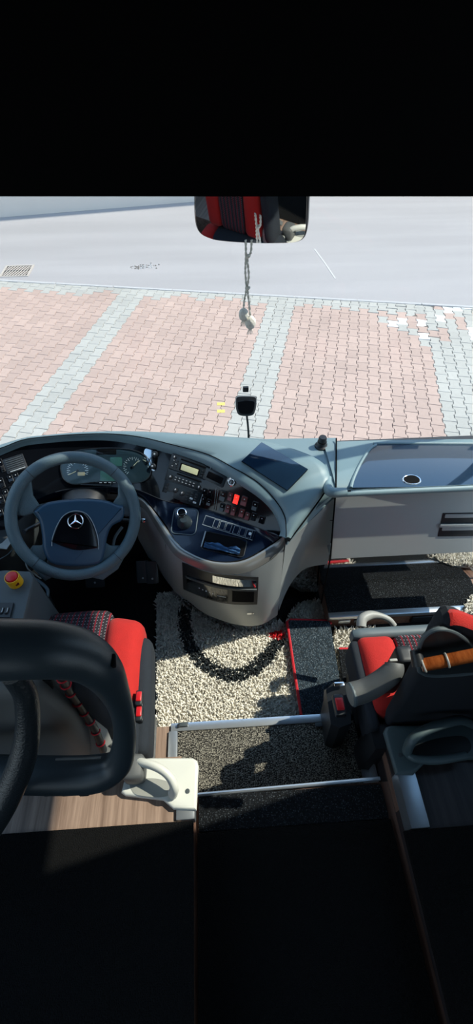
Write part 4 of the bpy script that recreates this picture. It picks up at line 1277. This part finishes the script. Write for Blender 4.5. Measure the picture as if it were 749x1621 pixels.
# door lining: sloping dark panel below the switch bank with pale sill strip
def quadstrip(name, rows_px, m_, par, th=.01):
    rows = [[P(*q) for q in r] for r in rows_px]
    v, f = slab(rows, -th)
    return make(name, v, f, m_, par, True, None, 50)
quadstrip('door_lining', [[(-70, 880, .60), (-30, 852, .60), (0, 838, .60), (24, 822, .60), (42, 806, .60)], [(-70, 905, .56), (-30, 890, .56), (5, 868, .56), (36, 840, .56), (56, 818, .56)], [(-70, 945, .42), (-30, 935, .42), (20, 895, .42), (56, 862, .42), (72, 838, .42)], [(-70, 1000, .2), (-20, 985, .2), (30, 930, .2), (66, 885, .2), (80, 860, .2)]], 'panel_dark', con)
quadstrip('sill_strip', [[(-8, 866, .575), (4, 860, .575), (21, 843, .575)], [(-8, 868, .57), (11, 870, .57), (24, 850, .57)]], 'shell_light', con, .004)
pts = [P(*q) for q in ((-20, 893, .54), (0, 885, .54), (14, 876, .54), (27, 861, .54))]
v, f = tube(pts, .002, 6, 16); make('lining_seam', v, f, 'panel_grey', con)
# cup holder opening with its grey rim and cable
c0 = [P(*q, .38) for q in ((46, 913), (58, 918), (72, 929), (76, 937), (73, 947), (64, 951), (52, 946), (50, 930))]
v, f = tube(c0 + [c0[0]], .007, 8, 44); make('pocket_rim', v, f, 'panel_grey', con)
v = c0 + [p + Vector((0, .0, -.10)) for p in c0]; n = 8
make('pocket_well', v, [tuple(range(8, 16))] + [(i, (i + 1) % 8, 8 + (i + 1) % 8, 8 + i) for i in range(8)], 'satin_black', con)
c1 = [P(*q, .30) for q in ((48, 955), (66, 958), (84, 963), (84, 972), (78, 980))]
v, f = tube(c1, .007, 8, 24); make('pocket_rim', v, f, 'panel_grey', con)
v, f = tube([P(*q) for q in ((40, 888, .50), (44, 900, .48), (54, 908, .45), (65, 916, .42))], .0028, 8, 24)
o = make('cable', v, f, 'shell_light'); tag(o, 'thin pale cable hanging below the steering wheel beside the side console', 'cable')

# =================================================================== SEATS
def crown(amt, hx, hy, front=0., rear=0.):
    def d(p):
        z = p.z
        if z > 0:
            z += amt * max(0, 1 - (p.x / hx) ** 2) * max(0, 1 - (p.y / hy) ** 2)
            if p.y > 0: z -= front * (p.y / hy) ** 3
        return (p.x, p.y, z)
    return d
# ---- driver's seat
ds = thing('driver_seat', 'black and red driver seat with dotted cushion behind the steering wheel', 'seat', (-.52, .62, F))
SH = .50
def dsx(px, py): return P(px, py, SH).x
def cushion(name, xs0, xs1, y0, y1, zt, zb, m_, par, r=.03, bow=.0, cr_=.012, skew=0.):
    hx, hy, hz = (xs1 - xs0) / 2, (y1 - y0) / 2, (zt - zb) / 2
    cx, cy, cz = (xs1 + xs0) / 2, (y1 + y0) / 2, (zt + zb) / 2
    def d(p):
        x, y, z = p
        if z > 0: z += cr_ * max(0, 1 - (x / hx) ** 2) * max(0, 1 - (y / hy) ** 2)
        if y > 0 and z > 0: z -= .030 * (y / hy) ** 4
        if y > 0:
            X = cx + x
            y -= bow * ((X + .50) / .25) ** 2 * (y / hy)
        if skew: x += skew * (y / hy) * (1 if y > 0 else .4)
        return (x + cx, y + cy, z + cz)
    v, f = rbox((hx, hy, hz), r, 10, d)
    return make(name, v, f, m_, par)
cu = cushion('cushion', -.64, -.395, .45, .935, Z(SH), Z(SH - .13), 'dotted_fabric', ds, .035, .03)
cushion('red_bolster', -.405, -.272, .46, .905, Z(SH + .012), Z(SH - .13), 'red_fabric', ds, .04, .045, .02, -.006)
cushion('red_bolster', -.74, -.632, .46, .70, Z(SH + .004), Z(SH - .13), 'red_fabric', ds, .04, .045, .02)
cushion('cushion_side', -.305, -.238, .42, .845, Z(SH - .004), Z(SH - .15), 'navy_fabric', ds, .03, .035, .0, -.012)
cushion('cushion_rear', -.66, -.262, .40, .60, Z(SH + .02), Z(SH - .13), 'navy_fabric', ds, .04, 0, .02)
v, f = box((-.72, .42, F), (-.31, .78, Z(.36)), .03); make('seat_base', v, f, 'satin_black', ds)
v, f = box((-.325, .44, Z(.20)), (-.250, .62, Z(.38)), .02); make('side_cover', v, f, 'shell_grey', ds)
for py_, h_ in ((1107, .515), (1131, .505)):
    c = P(221, py_, h_); v, f = rbox((.011, .024, .016), .005, 4, None, Matrix.Translation(c)); bk = make('buckle', v, f, 'satin_black', ds)
    v, f = rbox((.0085, .015, .004), .003, 3, None, Matrix.Translation(c + Vector((0, .003, .0155)))); make('release_button', v, f, 'red_plastic', bk)
v, f = box((-.30, .34, Z(.47)), (-.235, .41, Z(.55)), .02); make('hinge_cover', v, f, 'shell_grey', ds)
# backrest: pad in front, moulded shell behind
XB0, XB1 = -.71, -.352
def backshape(p):            # p: x across, y depth, z height from .50 to 1.16
    t = max(0, min(1, (p.z + .28) / .56))
    w = 1 - .16 * max(0, t - .55) / .45
    return (p.x * w + (XB0 + XB1) / 2, p.y + .445 - .012 * t, p.z + Z(.79))
v, f = rbox(((XB1 - XB0) / 2, .05, .28), .045, 10, backshape); bkr = make('backrest_shell', v, f, 'shell_grey', ds)
for a, b, m_ in ((-.69, -.60, 'red_fabric'), (-.61, -.45, 'dotted_fabric'), (-.46, -.36, 'red_fabric')):
    hx = (b - a) / 2
    v, f = rbox((hx, .035, .24), .03, 8, lambda p: (p.x + (a + b) / 2, p.y + .500, p.z + Z(.78))); make('backrest_pad', v, f, m_, ds)
v, f = rbox((.03, .055, .22), .028, 8, lambda p: (p.x - .325 - .02 * (p.z / .27), p.y + .485, p.z + Z(.76))); make('side_bolster', v, f, 'navy_fabric', ds)
rc0 = P(170, 1166, .60)
v, f = rbox((.034, .05, .06), .028, 8, lambda p: (p.x + rc0.x, p.y + rc0.y + .03, p.z + Z(.55))); make('recliner_cover', v, f, 'shell_light', ds)
quadstrip('side_shell', [[(104, 1072, 1.0), (128, 1078, .92), (146, 1090, .85)], [(128, 1112, .86), (150, 1120, .80), (160, 1128, .76)], [(150, 1150, .74), (160, 1150, .72), (168, 1150, .70)], [(165, 1185, .62), (172, 1180, .62), (178, 1175, .62)]], 'shell_light', ds, .012)
# moulded rear details: slanted fin with a map pocket and a small lid
fin = [P(75, 1070, 1.02), P(97, 1070, 1.02), P(168, 1193, .58), P(190, 1200, .56), P(185, 1212, .53), P(60, 1212, .53)]
rows = [[P(60, 1068, 1.05), P(78, 1068, 1.05), P(96, 1069, 1.06)], [P(60, 1110, .88), P(92, 1110, .88), P(119, 1110, .88)], [P(60, 1150, .74), P(106, 1150, .74), P(142, 1150, .74)], [P(60, 1193, .60), P(120, 1193, .60), P(167, 1192, .60)], [P(60, 1210, .55), P(124, 1210, .55), P(190, 1208, .56)]]
v, f = slab(rows, -.02); make('rear_fin', v, f, 'shell_grey', ds, True, None, 50)
rows = [[P(40, 1075, 1.04), P(80, 1078, 1.03)], [P(40, 1140, .785), P(98, 1140, .785)], [P(40, 1203, .575), P(112, 1200, .59)]]
v, f = slab(rows, -.006); make('map_pocket', v, f, 'gloss_black', ds, True, None, 50)
ql = [P(98, 1163, .71), P(122, 1163, .71), P(132, 1196, .60), P(108, 1200, .59)]
v = [p + (CAM - p).normalized() * .002 for p in ql] + [p + (CAM - p).normalized() * .006 for p in ql]
make('rear_lid', v, [(0, 1, 2, 3), (4, 5, 6, 7), (0, 1, 5, 4), (1, 2, 6, 5), (2, 3, 7, 6), (3, 0, 4, 7)], 'panel_dark', ds, False)
lace = [P(97, 1069, 1.05), P(108, 1090, .96), P(130, 1122, .835), P(150, 1154, .725), P(164, 1188, .615)]
v, f = tube(lace, .010, 10, 40); lc = make('lacing_cord', v, f, 'satin_black', ds)
lp_ = cr(lace, 120)
for k in range(8):
    i = 8 + k * 14
    a, b = Vector(lp_[i - 1]), Vector(lp_[i + 1])
    v, f = ring(Vector(lp_[i]), b - a, .0105, .0022, 16, 6); make('red_lace', v, f, 'red_thread', lc)
v, f = tube([P(168, 1096, .86), P(174, 1103, .85)], .006, 8); make('fabric_tag', v, f, 'red_fabric', ds)

mat('teal_plastic_inner', (.016, .022, .026), .5)
# ---- co-driver's seat
gs = thing('guide_seat', 'black and red co-driver seat with wood grip set in its backrest', 'seat', (.62, .62, F))
GSH = .46
gx0 = P(566, 1040, GSH).x
def gc_(name, x0_, x1_, y0_, y1_, zt, zb, m_, r=.03, cr_=.012):
    hx, hy, hz = (x1_ - x0_) / 2, (y1_ - y0_) / 2, (zt - zb) / 2
    def d(p):
        x, y, z = p
        if z > 0: z += cr_ * max(0, 1 - (x / hx) ** 2) * max(0, 1 - (y / hy) ** 2)
        return (x + (x0_ + x1_) / 2, y + (y0_ + y1_) / 2, z + (zt + zb) / 2)
    v, f = rbox((hx, hy, hz), r, 8, d); return make(name, v, f, m_, gs)
yg1 = P(620, 1002, GSH).y
gxa, gxb = P(566, 1012, GSH).x, P(624, 1012, GSH).x
gc_('red_bolster', gxa, gxb + .005, .50, yg1, Z(GSH), Z(GSH - .10), 'red_fabric', .03, .02)
gc_('cushion', gxb, .86, .50, yg1, Z(GSH), Z(GSH - .10), 'dotted_fabric', .03, .015)
gc_('red_bolster', .855, .98, .50, yg1, Z(GSH), Z(GSH - .10), 'red_fabric', .03, .02)
gc_('cushion_side', gxa - .025, gxa + .012, .46, yg1 - .01, Z(GSH - .015), Z(GSH - .15), 'navy_fabric', .016, 0)
gc_('front_bar', gxa - .01, .97, yg1 - .005, P(620, 986, GSH).y, Z(GSH - .012), Z(GSH - .08), 'panel_grey', .02, 0)
v, f = tube([P(572, 992, .40), P(574, 980, .41), P(586, 974, .41), P(602, 975, .41), P(616, 981, .40), P(624, 990, .38)], [.018, .019, .018, .012, .011, .011], 12, 26); make('slide_lever', v, f, 'shell_light', gs)
v, f = box((gxa + .03, .50, F), (.94, .80, Z(.34)), .03); make('seat_base', v, f, 'satin_black', gs)
# backrest
def PB(px, py, Y=.47): return PY(px, py, Y)
ol = [(640, 1105), (655, 1078), (671, 1047), (685, 1018), (697, 999), (706, 989), (717, 985), (732, 988), (752, 997), (830, 1015), (900, 1040), (900, 1100), (880, 1250), (640, 1160)]
wpts = [PB(*q) for q in ol]
bo = [(p.x, p.z - F) for p in wpts]
for i, (x, z) in enumerate(bo):
    if x > .95: bo[i] = (.98 if z < .95 else .93, z)
bo[-2] = (.98, .42); bo[-1] = (bo[0][0] + .01, .42)
Mb = Matrix.Translation((0, .47, F)) @ Matrix(((1, 0, 0, 0), (0, 0, -1, 0), (0, 1, 0, 0), (0, 0, 0, 1)))
v, f = prism(bo, -.05, .0, Mb, .016, 4); make('backrest', v, f, 'navy_fabric', gs)
tb_ = [(x, z) for x, z in bo if z > 0][5:10]
# red top panel wrapping over the backrest
rows = []
for q in [(714, 985.5), (719, 984), (726, 984.5), (734, 986), (752, 993), (800, 1006), (850, 1022)]:
    p = PB(*q); t = Vector((p.x, .47, p.z))
    rows.append([t + Vector((.001, -.003, -.010)), t + Vector((0, .004, .002)), t + Vector((0, .018, .008)), t + Vector((.004, .032, -.004)), t + Vector((.012, .045, -.022)), t + Vector((.022, .052, -.05))])
v, f = slab(rows, .008); make('red_top', v, f, 'red_fabric', gs)
for a_, b_, m_ in ((.60, .66, 'red_fabric'), (.66, .86, 'dotted_fabric'), (.86, .95, 'red_fabric')):
    v, f = rbox(((b_ - a_) / 2, .03, .15), .025, 6, None, Matrix.Translation(((a_ + b_) / 2, .54, Z(.62)))); make('backrest_pad', v, f, m_, gs)
# recess with the wooden grip
dpts = [(663, 1060), (661, 1040), (664, 1018), (672, 1004), (686, 995), (702, 993), (720, 998), (738, 1010), (752, 1024), (764, 1040), (762, 1060), (740, 1064), (700, 1067), (676, 1066)]
d2 = [(PB(*q).x, PB(*q).z - F) for q in dpts]
v, f = prism(smooth2d(d2, 60), -.004, .004, Mb, .001); rc_ = make('grip_recess', v, f, 'teal_plastic_inner', gs)
pts = [Mb @ Vector((x, y, .004)) for x, y in smooth2d(d2, 60)]
v, f = tube(pts + [pts[0]], .0052, 8); make('recess_rim', v, f, 'panel_grey', rc_)
def PG(px, py): return PY(px, py, .43)
v, f = tube([PG(667, 1053), PG(700, 1047), PG(745, 1038), PG(775, 1032)], .0145, 16, 20); gr = make('wood_grip', v, f, 'wood_handle', gs)
for q, q2 in (((671, 1052.5), (675, 1051.5)), ((708, 1045.3), (712, 1044.5))):
    v, f = ring(PG(*q), PG(*q2) - PG(*q), .0150, .0024, 28, 8); make('grip_ring', v, f, 'shell_light', gr)
v, f = tube([PG(664, 1054), PG(650, 1050) + Vector((.02, .03, 0))], [.016, .012], 12); make('grip_foot', v, f, 'satin_black', gr)
# armrest
v, f = tube([P(624, 1050, .70), P(622, 1062, .69), P(604, 1078, .66), P(580, 1092, .63), P(558, 1099, .62)], [.026, .030, .032, .033, .034], 16, 24, 1.0)
ar = make('armrest', v, f, 'shell_grey', gs)
e = P(557, 1099.5, .62)
v, f = lathe(e, (P(540, 1103, .62) - e), [(.034, -.004), (.0345, .002), (.031, .006), (0, .0065)], 24); make('armrest_cap', v, f, 'panel_grey', ar)
v, f = rbox((.024, .028, .12), .012, 6, None, Matrix.Translation(P(624, 1062, .60) + Vector((.004, 0, 0)))); make('armrest_post', v, f, 'satin_black', gs)
v, f = rbox((.011, .004, .003), .002, 2, None, Matrix.Translation(P(623, 1045, .722))); make('post_cap', v, f, 'shell_light', ar)
# side frame with buckle
fr_ = [P(516, 1092, .40), P(527, 1081, .42), P(549, 1080, .43), P(556, 1100, .43), P(556, 1145, .40), P(538, 1152, .40), P(524, 1146, .40)]
n = len(fr_)
lo_ = [Vector((p.x + .015, p.y - .0, Z(.02) if i not in (0, 6) else Z(.10))) for i, p in enumerate(fr_)]
v = fr_ + lo_
make('side_frame', v, [tuple(range(n)), tuple(range(2 * n - 1, n - 1, -1))] + [(i, (i + 1) % n, n + (i + 1) % n, n + i) for i in range(n)], 'satin_black', gs, True, None, 30)
sk = [P(513, 1092, .36), P(518, 1090, .38), P(524, 1140, .36), P(520, 1152, .33)]
v = sk + [p + Vector((.012, 0, -.10)) for p in sk]
make('frame_skirt', v, [(0, 1, 2, 3), (4, 5, 6, 7), (0, 1, 5, 4), (1, 2, 6, 5), (2, 3, 7, 6), (3, 0, 4, 7)], 'shell_grey', gs, False)
c = P(537, 1117, .44)
v, f = rbox((.018, .034, .014), .006, 4, None, Matrix.Translation(c)); bk = make('buckle', v, f, 'satin_black', gs)
v, f = rbox((.013, .020, .006), .004, 4, None, Matrix.Translation(c + Vector((0, 0, .013)))); make('release_button', v, f, 'red_plastic', bk)
c = P(537, 1083, .44)
v, f = rbox((.017, .008, .004), .003, 3, None, Matrix.Translation(c)); make('belt_tongue', v, f, 'chrome', gs)
v, f = box((P(560, 1120, .3).x, .40, F + .02), (P(640, 1120, .3).x + .2, .50, Z(.42)), .03); make('rear_skirt', v, f, 'satin_black', gs)

# =================================================================== GUARD FRAME BEHIND THE DRIVER
gd = thing('guard_frame', 'large black moulded guard frame with rounded loop behind the driver seat', 'guard rail', (-.5, .28, Z(.85)))
loop = [(-150, 1030, 1.33, 44), (-60, 1028, 1.32, 43), (0, 1028, 1.31, 43), (70, 1028, 1.30, 42), (125, 1037, 1.27, 38), (160, 1060, 1.23, 31), (183, 1098, 1.15, 21), (195, 1135, 1.07, 16.5), (197, 1172, .99, 16.5), (188, 1207, .92, 19.5), (160, 1223, .89, 24), (120, 1227, .88, 24.5), (60, 1227, .88, 24), (-20, 1225, .88, 23), (-120, 1222, .88, 23)]
q = cr(loop, 110)
pts = [P(a, b, c) for a, b, c, d in q]; rr = [d / 750 * ((p - CAM).length) * .97 for (a, b, c, d), p in zip(q, pts)]
v, f = tube(pts, rr, 24)
make('loop', v, f, 'rubber_black', gd)
# moulded panel filling the rear of the loop on the window side
rows = [[P(-140, 1070, 1.18), P(-40, 1068, 1.17), P(0, 1066, 1.17)], [P(-140, 1220, .88), P(-40, 1220, .88), P(20, 1220, .88)]]
c = P(180, 1046, 1.262)
v, f = rbox((.004, .012, .004), .003, 3, None, Matrix.Translation(c) @ Matrix.Rotation(R(10), 4, 'Z')); make('screw_slot', v, f, 'deep_black', gd)
for px_ in (78, 106, 134):
    p = P(px_, 1250, .86); v, f = rbox((.012, .012, .008), .005, 3, None, Matrix.Translation(p)); make('foot_lug', v, f, 'satin_black', gd)
v, f = tube([P(88, 1202, .93), P(120, 1201, .93), P(160, 1199, .94)], .0025, 8); make('edge_bead', v, f, 'shell_grey', gd)
# curved stay running down to the deck
stay = [(22, 1068, 1.22, 17), (40, 1100, 1.17, 16.5), (44, 1150, 1.10, 17), (36, 1200, 1.04, 18), (16, 1250, .98, 19), (-14, 1300, .92, 20), (-60, 1360, .80, 20), (-110, 1400, .49, 16)]
q = cr(stay, 60)
pts = [P(a, b, c) for a, b, c, d in q]; rr = [d / 750 * ((p - CAM).length) * .95 for (a, b, c, d), p in zip(q, pts)]
mat('stay_black', (.016, .022, .027), .3, bump=.5, bscale=260)
v, f = tube(pts, rr, 20); make('stay', v, f, 'stay_black', gd)

# =================================================================== GRAB BRACKETS AT THE STAIR HEAD
def bracket(name, label, outline, h, m_, hand, recess, screw, hw=.0095, flat=1.35):
    t = thing(name, label, 'grab handle', tuple(P(*outline[0], h)))
    pts = [P(*q, h) for q in outline]
    c = sum(pts, Vector()) / len(pts)
    pl = [(p.x - c.x, p.y - c.y) for p in pts]
    v, f = prism(pl, Z(HPOD) - Z(h) + .0005, 0, Matrix.Translation(c), .010, 4); make('plate', v, f, m_, t)
    rp_ = [P(*q, h) for q in recess]; rc = sum(rp_, Vector()) / len(rp_)
    v, f = prism(smooth2d([(p.x - rc.x, p.y - rc.y) for p in rp_], 40), -.02, .0012, Matrix.Translation(rc), .0005); rs = make('recess', v, f, m_ + '_inner', t)
    q = cr(hand, 40)
    v, f = tube([P(a, b, hh) for a, b, hh in q], hw, 14, None, flat); make('handle', v, f, m_, t)
    s = P(*screw, h)
    v, f = lathe((s.x, s.y, s.z), (0, 0, 1), [(.0065, -.002), (.0065, .0015), (.003, .0025), (0, .0015)], 14); make('screw', v, f, 'panel_dark', t)
    return t
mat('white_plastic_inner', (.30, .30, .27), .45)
bracket('grab_bracket', 'white plastic grab handle bracket with a looped grip left of the aisle', [(239, 1199), (305, 1199), (312, 1203), (314.5, 1212), (311, 1282), (274, 1280), (258, 1266), (198, 1259), (191, 1254), (195, 1238), (212, 1207), (222, 1200)], .475, 'white_plastic',
        [(206, 1206, .49), (222, 1207, .535), (240, 1211, .55), (258, 1220, .55), (270, 1232, .54), (276, 1247, .52), (273, 1257, .485)],
        [(204, 1240), (216, 1234), (240, 1232), (262, 1236), (275, 1246), (272, 1256), (256, 1262), (232, 1261), (212, 1256)], (297, 1252.5), .0118, 1.3)
bracket('grab_bracket', 'dark grey plastic grab handle bracket behind the co-driver seat', [(608, 1158), (612, 1150), (620, 1147.5), (684, 1147), (760, 1142), (790, 1150), (790, 1200), (732, 1201), (674, 1207), (656, 1225), (628, 1225)], .475, 'teal_plastic',
        [(644, 1190, .49), (652, 1172, .535), (672, 1157, .55), (700, 1146, .55), (728, 1140, .54), (748, 1146, .51)],
        [(650, 1196), (656, 1184), (675, 1174), (705, 1167), (735, 1166), (746, 1180), (738, 1194), (700, 1201), (668, 1203)], (634, 1195.5), .014, 1.3)
v, f = tube([P(644, 1190, .492), P(656, 1200, .495), P(690, 1203, .50), (P(738, 1196, .50))], [.011, .012, .013, .012], 12, 20)
o = bpy.data.objects['grab_bracket.001']
make('lower_grip', v, f, 'teal_plastic', o)
# aluminium edging along the aisle, both sides
mat('edging_left', (.60, .62, .63), .35, metal=.6)
v, f = box((P(279, 1297, HPOD).x, P(150, 1310, HPOD).y + .001, Z(HPOD - .05)), (P(309, 1297, HPOD).x, P(295, 1275, HPOD).y, Z(HPOD + .012)), .004)
o = make('floor_edging', v, f, 'aluminium'); tag(o, 'pale metal floor edging running back from the white bracket', 'edging')
ex0, ex1 = P(650, 1306, HPOD).x, P(679, 1306, HPOD).x
v, f = box((ex0 - .004, P(700, 1310, HPOD).y + .001, Z(HPOD - .06)), (ex1, P(640, 1222, HPOD).y, Z(HPOD + .012)), .004)
o = make('floor_edging', v, f, 'aluminium'); tag(o, 'dull metal floor edging running back from the dark grey bracket', 'edging')
# little metal angle at the step beside the right-hand podium
c = P(589, 1222, .20)
v, f = plain((c.x - .03, c.y - .05, Z(.172)), (c.x - .004, c.y + .06, Z(.186))); m = MB().add(v, f); m.add(*plain((c.x - .006, c.y - .05, Z(.172)), (c.x, c.y + .03, Z(.26))))
o = m.build('metal_angle', 'aluminium', None, False); tag(o, 'small aluminium angle bracket on the step below the dark grey bracket', 'bracket')

# =================================================================== REAR-VIEW MIRROR AND ITS CHARM
mc = PY(397, 340, 1.44)
tgt = Vector((-.49, .40, Z(.56)))
mn = ((CAM - mc).normalized() + (tgt - mc).normalized()).normalized()
mz = Vector((0, 0, 1)); mx_ = mz.cross(mn).normalized() * 1
my_ = mn.cross(mx_)
MM = Matrix(((mx_.x, my_.x, mn.x, mc.x), (mx_.y, my_.y, mn.y, mc.y), (mx_.z, my_.z, mn.z, mc.z), (0, 0, 0, 1)))
MMi = MM.inverted()
def mp_(px, py):
    o_, d = MMi @ CAM, MMi.to_3x3() @ ray(px, py); t = -o_.z / d.z; q = o_ + d * t; return (q.x, q.y)
mo = [mp_(*q) for q in [(307, 310), (307, 330), (309, 355), (316, 370), (330, 378), (350, 382.5), (400, 386), (450, 386), (470, 384), (481, 378), (486, 364), (488, 330), (488, 306), (480, 300), (440, 298), (360, 298), (316, 300)]]
rm = thing('rear_view_mirror', 'wide interior rear view mirror hanging at the top of the windscreen', 'mirror', tuple(mc))
sm_ = smooth2d(mo, 80)
v, f = prism(sm_, -.03, .0, MM, .006, 3); make('housing', v, f, 'satin_black', rm)
v, f = prism([(x * .975, y * .965) for x, y in sm_], -.002, .0012, MM, .0004, 1); make('glass', v, f, 'mirror_glass', rm)
v, f = tube([MM @ Vector((0, .02, -.03)), MM @ Vector((0, .09, -.05)), Vector((mc.x, 1.44, Z(2.0)))], .009, 10, 12); make('arm', v, f, 'satin_black', rm)
# charm: doubled white cord with two crocheted beads and tassels
ch = thing('mirror_charm', 'cream cord with two knitted beads hanging from the rear view mirror', 'charm', tuple(PY(393, 385, 1.39)))
def PC(px, py): return PY(px, py, 1.385)
def rope(pts, name, r=.0027):
    q = [Vector(p) for p in cr(pts, 60)]
    for s_ in (0,):
        m = MB()
        for ph in (0, math.pi):
            pp = []
            for i, p in enumerate(q):
                a = i * .9 + ph
                pp.append(p + Vector((math.cos(a) * r * .6, math.sin(a) * r * .6, 0)))
            m.add(*tube(pp, r * .75, 6))
        return m.build(name, 'rope_cream', ch)
rope([PC(389, 380), PC(389.5, 405), PC(388.5, 430), PC(390, 457), PC(387, 475), PC(385.5, 492)], 'cord')
rope([PC(398.5, 380), PC(397, 400), PC(392, 410), PC(394, 435), PC(392, 457), PC(394.5, 480), PC(396.5, 503)], 'cord')
for q, r in (((392, 405.5), .0065), ((392, 456), .0062)):
    c = PC(*q); v, f = lathe(c - Vector((0, 0, r)), (.3, 0, 1), [(0, 0), (r * .7, r * .3), (r, r), (r * .75, r * 1.7), (0, r * 2)], 14); make('knot', v, f, 'rope_cream', ch)
for q, w_, h_ in (((385.8, 498), 7.2, 9.5), ((396.5, 510.5), 8, 10)):
    c = PC(*q); k = (c - CAM).length / 750
    rw, rh = w_ * k, h_ * k
    rows = []
    for a in range(17):
        t = math.pi * a / 16; r = []
        for b in range(32):
            ph = 2 * math.pi * b / 32
            e_ = 1 + .05 * math.cos(8 * ph + a * 1.2)
            r.append(c + Vector((rw * math.sin(t) * math.cos(ph) * e_, rw * math.sin(t) * math.sin(ph) * e_, -rh * math.cos(t))))
        rows.append(r)
    v, f = loft(rows, True, True); bd = make('bead', v, f, 'rope_cream', ch)
    m = MB()
    for s_ in range(5):
        dx = (s_ - 2) * .0016
        m.add(*tube([c + Vector((dx, 0, -rh * .9)), c + Vector((dx * 2, .001, -rh * 1.35)), c + Vector((dx * 2.6 + random.uniform(-.001, .001), 0, -rh * 1.9))], [.0012, .0012, .0007], 5))
    m.build('tassel', 'rope_cream', bd)

# small black mirror on a bent stalk and the square sensor on the glass
sp = thing('stalk_mirror', 'small black rounded mirror on a thin bent stalk behind the dashboard', 'mirror', tuple(PY(393, 694, 1.56)))
def PS(px, py): return PY(px, py, 1.56)
v, f = tube([PS(393.5, 698), PS(393.5, 685), PS(392, 668), PS(390, 652)], .0045, 10, 24); make('stalk', v, f, 'satin_black', sp)
hd = PS(389.5, 642)
hn = (CAM - hd).normalized(); hx = Vector((0, 0, 1)).cross(hn).normalized(); hy = hn.cross(hx)
HM = Matrix(((hx.x, hy.x, hn.x, hd.x), (hx.y, hy.y, hn.y, hd.y), (hx.z, hy.z, hn.z, hd.z), (0, 0, 0, 1)))
k = (hd - CAM).length / 750
hp = [(-17, 10), (-14, 14.5), (0, 15), (14, 14.5), (17, 10), (15, -6), (11, -14), (0, -16), (-11, -14), (-15, -6)]
v, f = prism(smooth2d([(x * k, y * k) for x, y in hp], 48), -.03, .004, HM, .008, 4); make('housing', v, f, 'satin_black', sp)
hp2 = [(-13, 6), (0, 7.5), (13, 6), (12, -6), (8, -12), (0, -13), (-8, -12), (-12, -6)]
v, f = prism(smooth2d([(x * k, y * k) for x, y in hp2], 40), .003, .0058, HM, .0008, 1); make('front_cover', v, f, 'gloss_black', sp)
v, f = tube([HM @ Vector((x * k, y * k, .002)) for x, y in [(-16, 4), (-15.5, 11), (-11, 13.6), (0, 14), (11, 13.6), (15.5, 11), (16, 4)]], .0016, 6, 30); make('housing_edge', v, f, 'grey_mark', sp)
c = PY(389, 616, 1.60); k = (c - CAM).length / 750
v, f = rbox((4.5 * k, .006, 4.2 * k), .002, 2, None, Matrix.Translation(c)); o = make('glass_sensor', v, f, 'satin_black')
tag(o, 'tiny square black sensor stuck on the windscreen above the small stalk mirror', 'sensor')

# =================================================================== LIGHT, SKY, CAMERA
sun = bpy.data.lights.new('sun', 'SUN'); sun.energy = 5.0; sun.color = (1, .92, .80); sun.angle = R(.55)
so = bpy.data.objects.new('sun', sun); COL.objects.link(so)
so.rotation_euler = (-sdir).to_track_quat('-Z', 'Y').to_euler()
w = bpy.data.worlds.new('sky'); SC.world = w; w.use_nodes = True
N, L = w.node_tree.nodes, w.node_tree.links
tc = N.new('ShaderNodeTexCoord'); sx = N.new('ShaderNodeSeparateXYZ'); L.new(tc.outputs['Generated'], sx.inputs[0])
rp = N.new('ShaderNodeValToRGB')
rp.color_ramp.elements[0].position = 0; rp.color_ramp.elements[0].color = (.72, .80, .88, 1)
rp.color_ramp.elements[1].position = .8; rp.color_ramp.elements[1].color = (.30, .52, .86, 1)
L.new(sx.outputs[2], rp.inputs[0]); L.new(rp.outputs[0], N['Background'].inputs[0])
N['Background'].inputs[1].default_value = 1.45
cam = bpy.data.cameras.new('camera'); co = bpy.data.objects.new('camera', cam); COL.objects.link(co)
cam.sensor_fit = 'AUTO'; cam.sensor_width = 36; cam.lens = FPX / 1621 * 36; cam.clip_start = .02; cam.clip_end = 300
co.location = CAM; co.rotation_euler = (math.pi / 2 - PITCH, 0, -YAW)
SC.camera = co
vs = SC.view_settings
SC.display_settings.display_device = 'sRGB'
vs.view_transform = 'Standard'; vs.look = 'None'; vs.exposure = .35; vs.gamma = 1; vs.use_curve_mapping = False
SC.cycles.max_bounces = 8; SC.cycles.transparent_max_bounces = 12; SC.cycles.use_denoising = True
SC.cycles.caustics_reflective = False; SC.cycles.caustics_refractive = False
SC.cycles.sample_clamp_indirect = 6
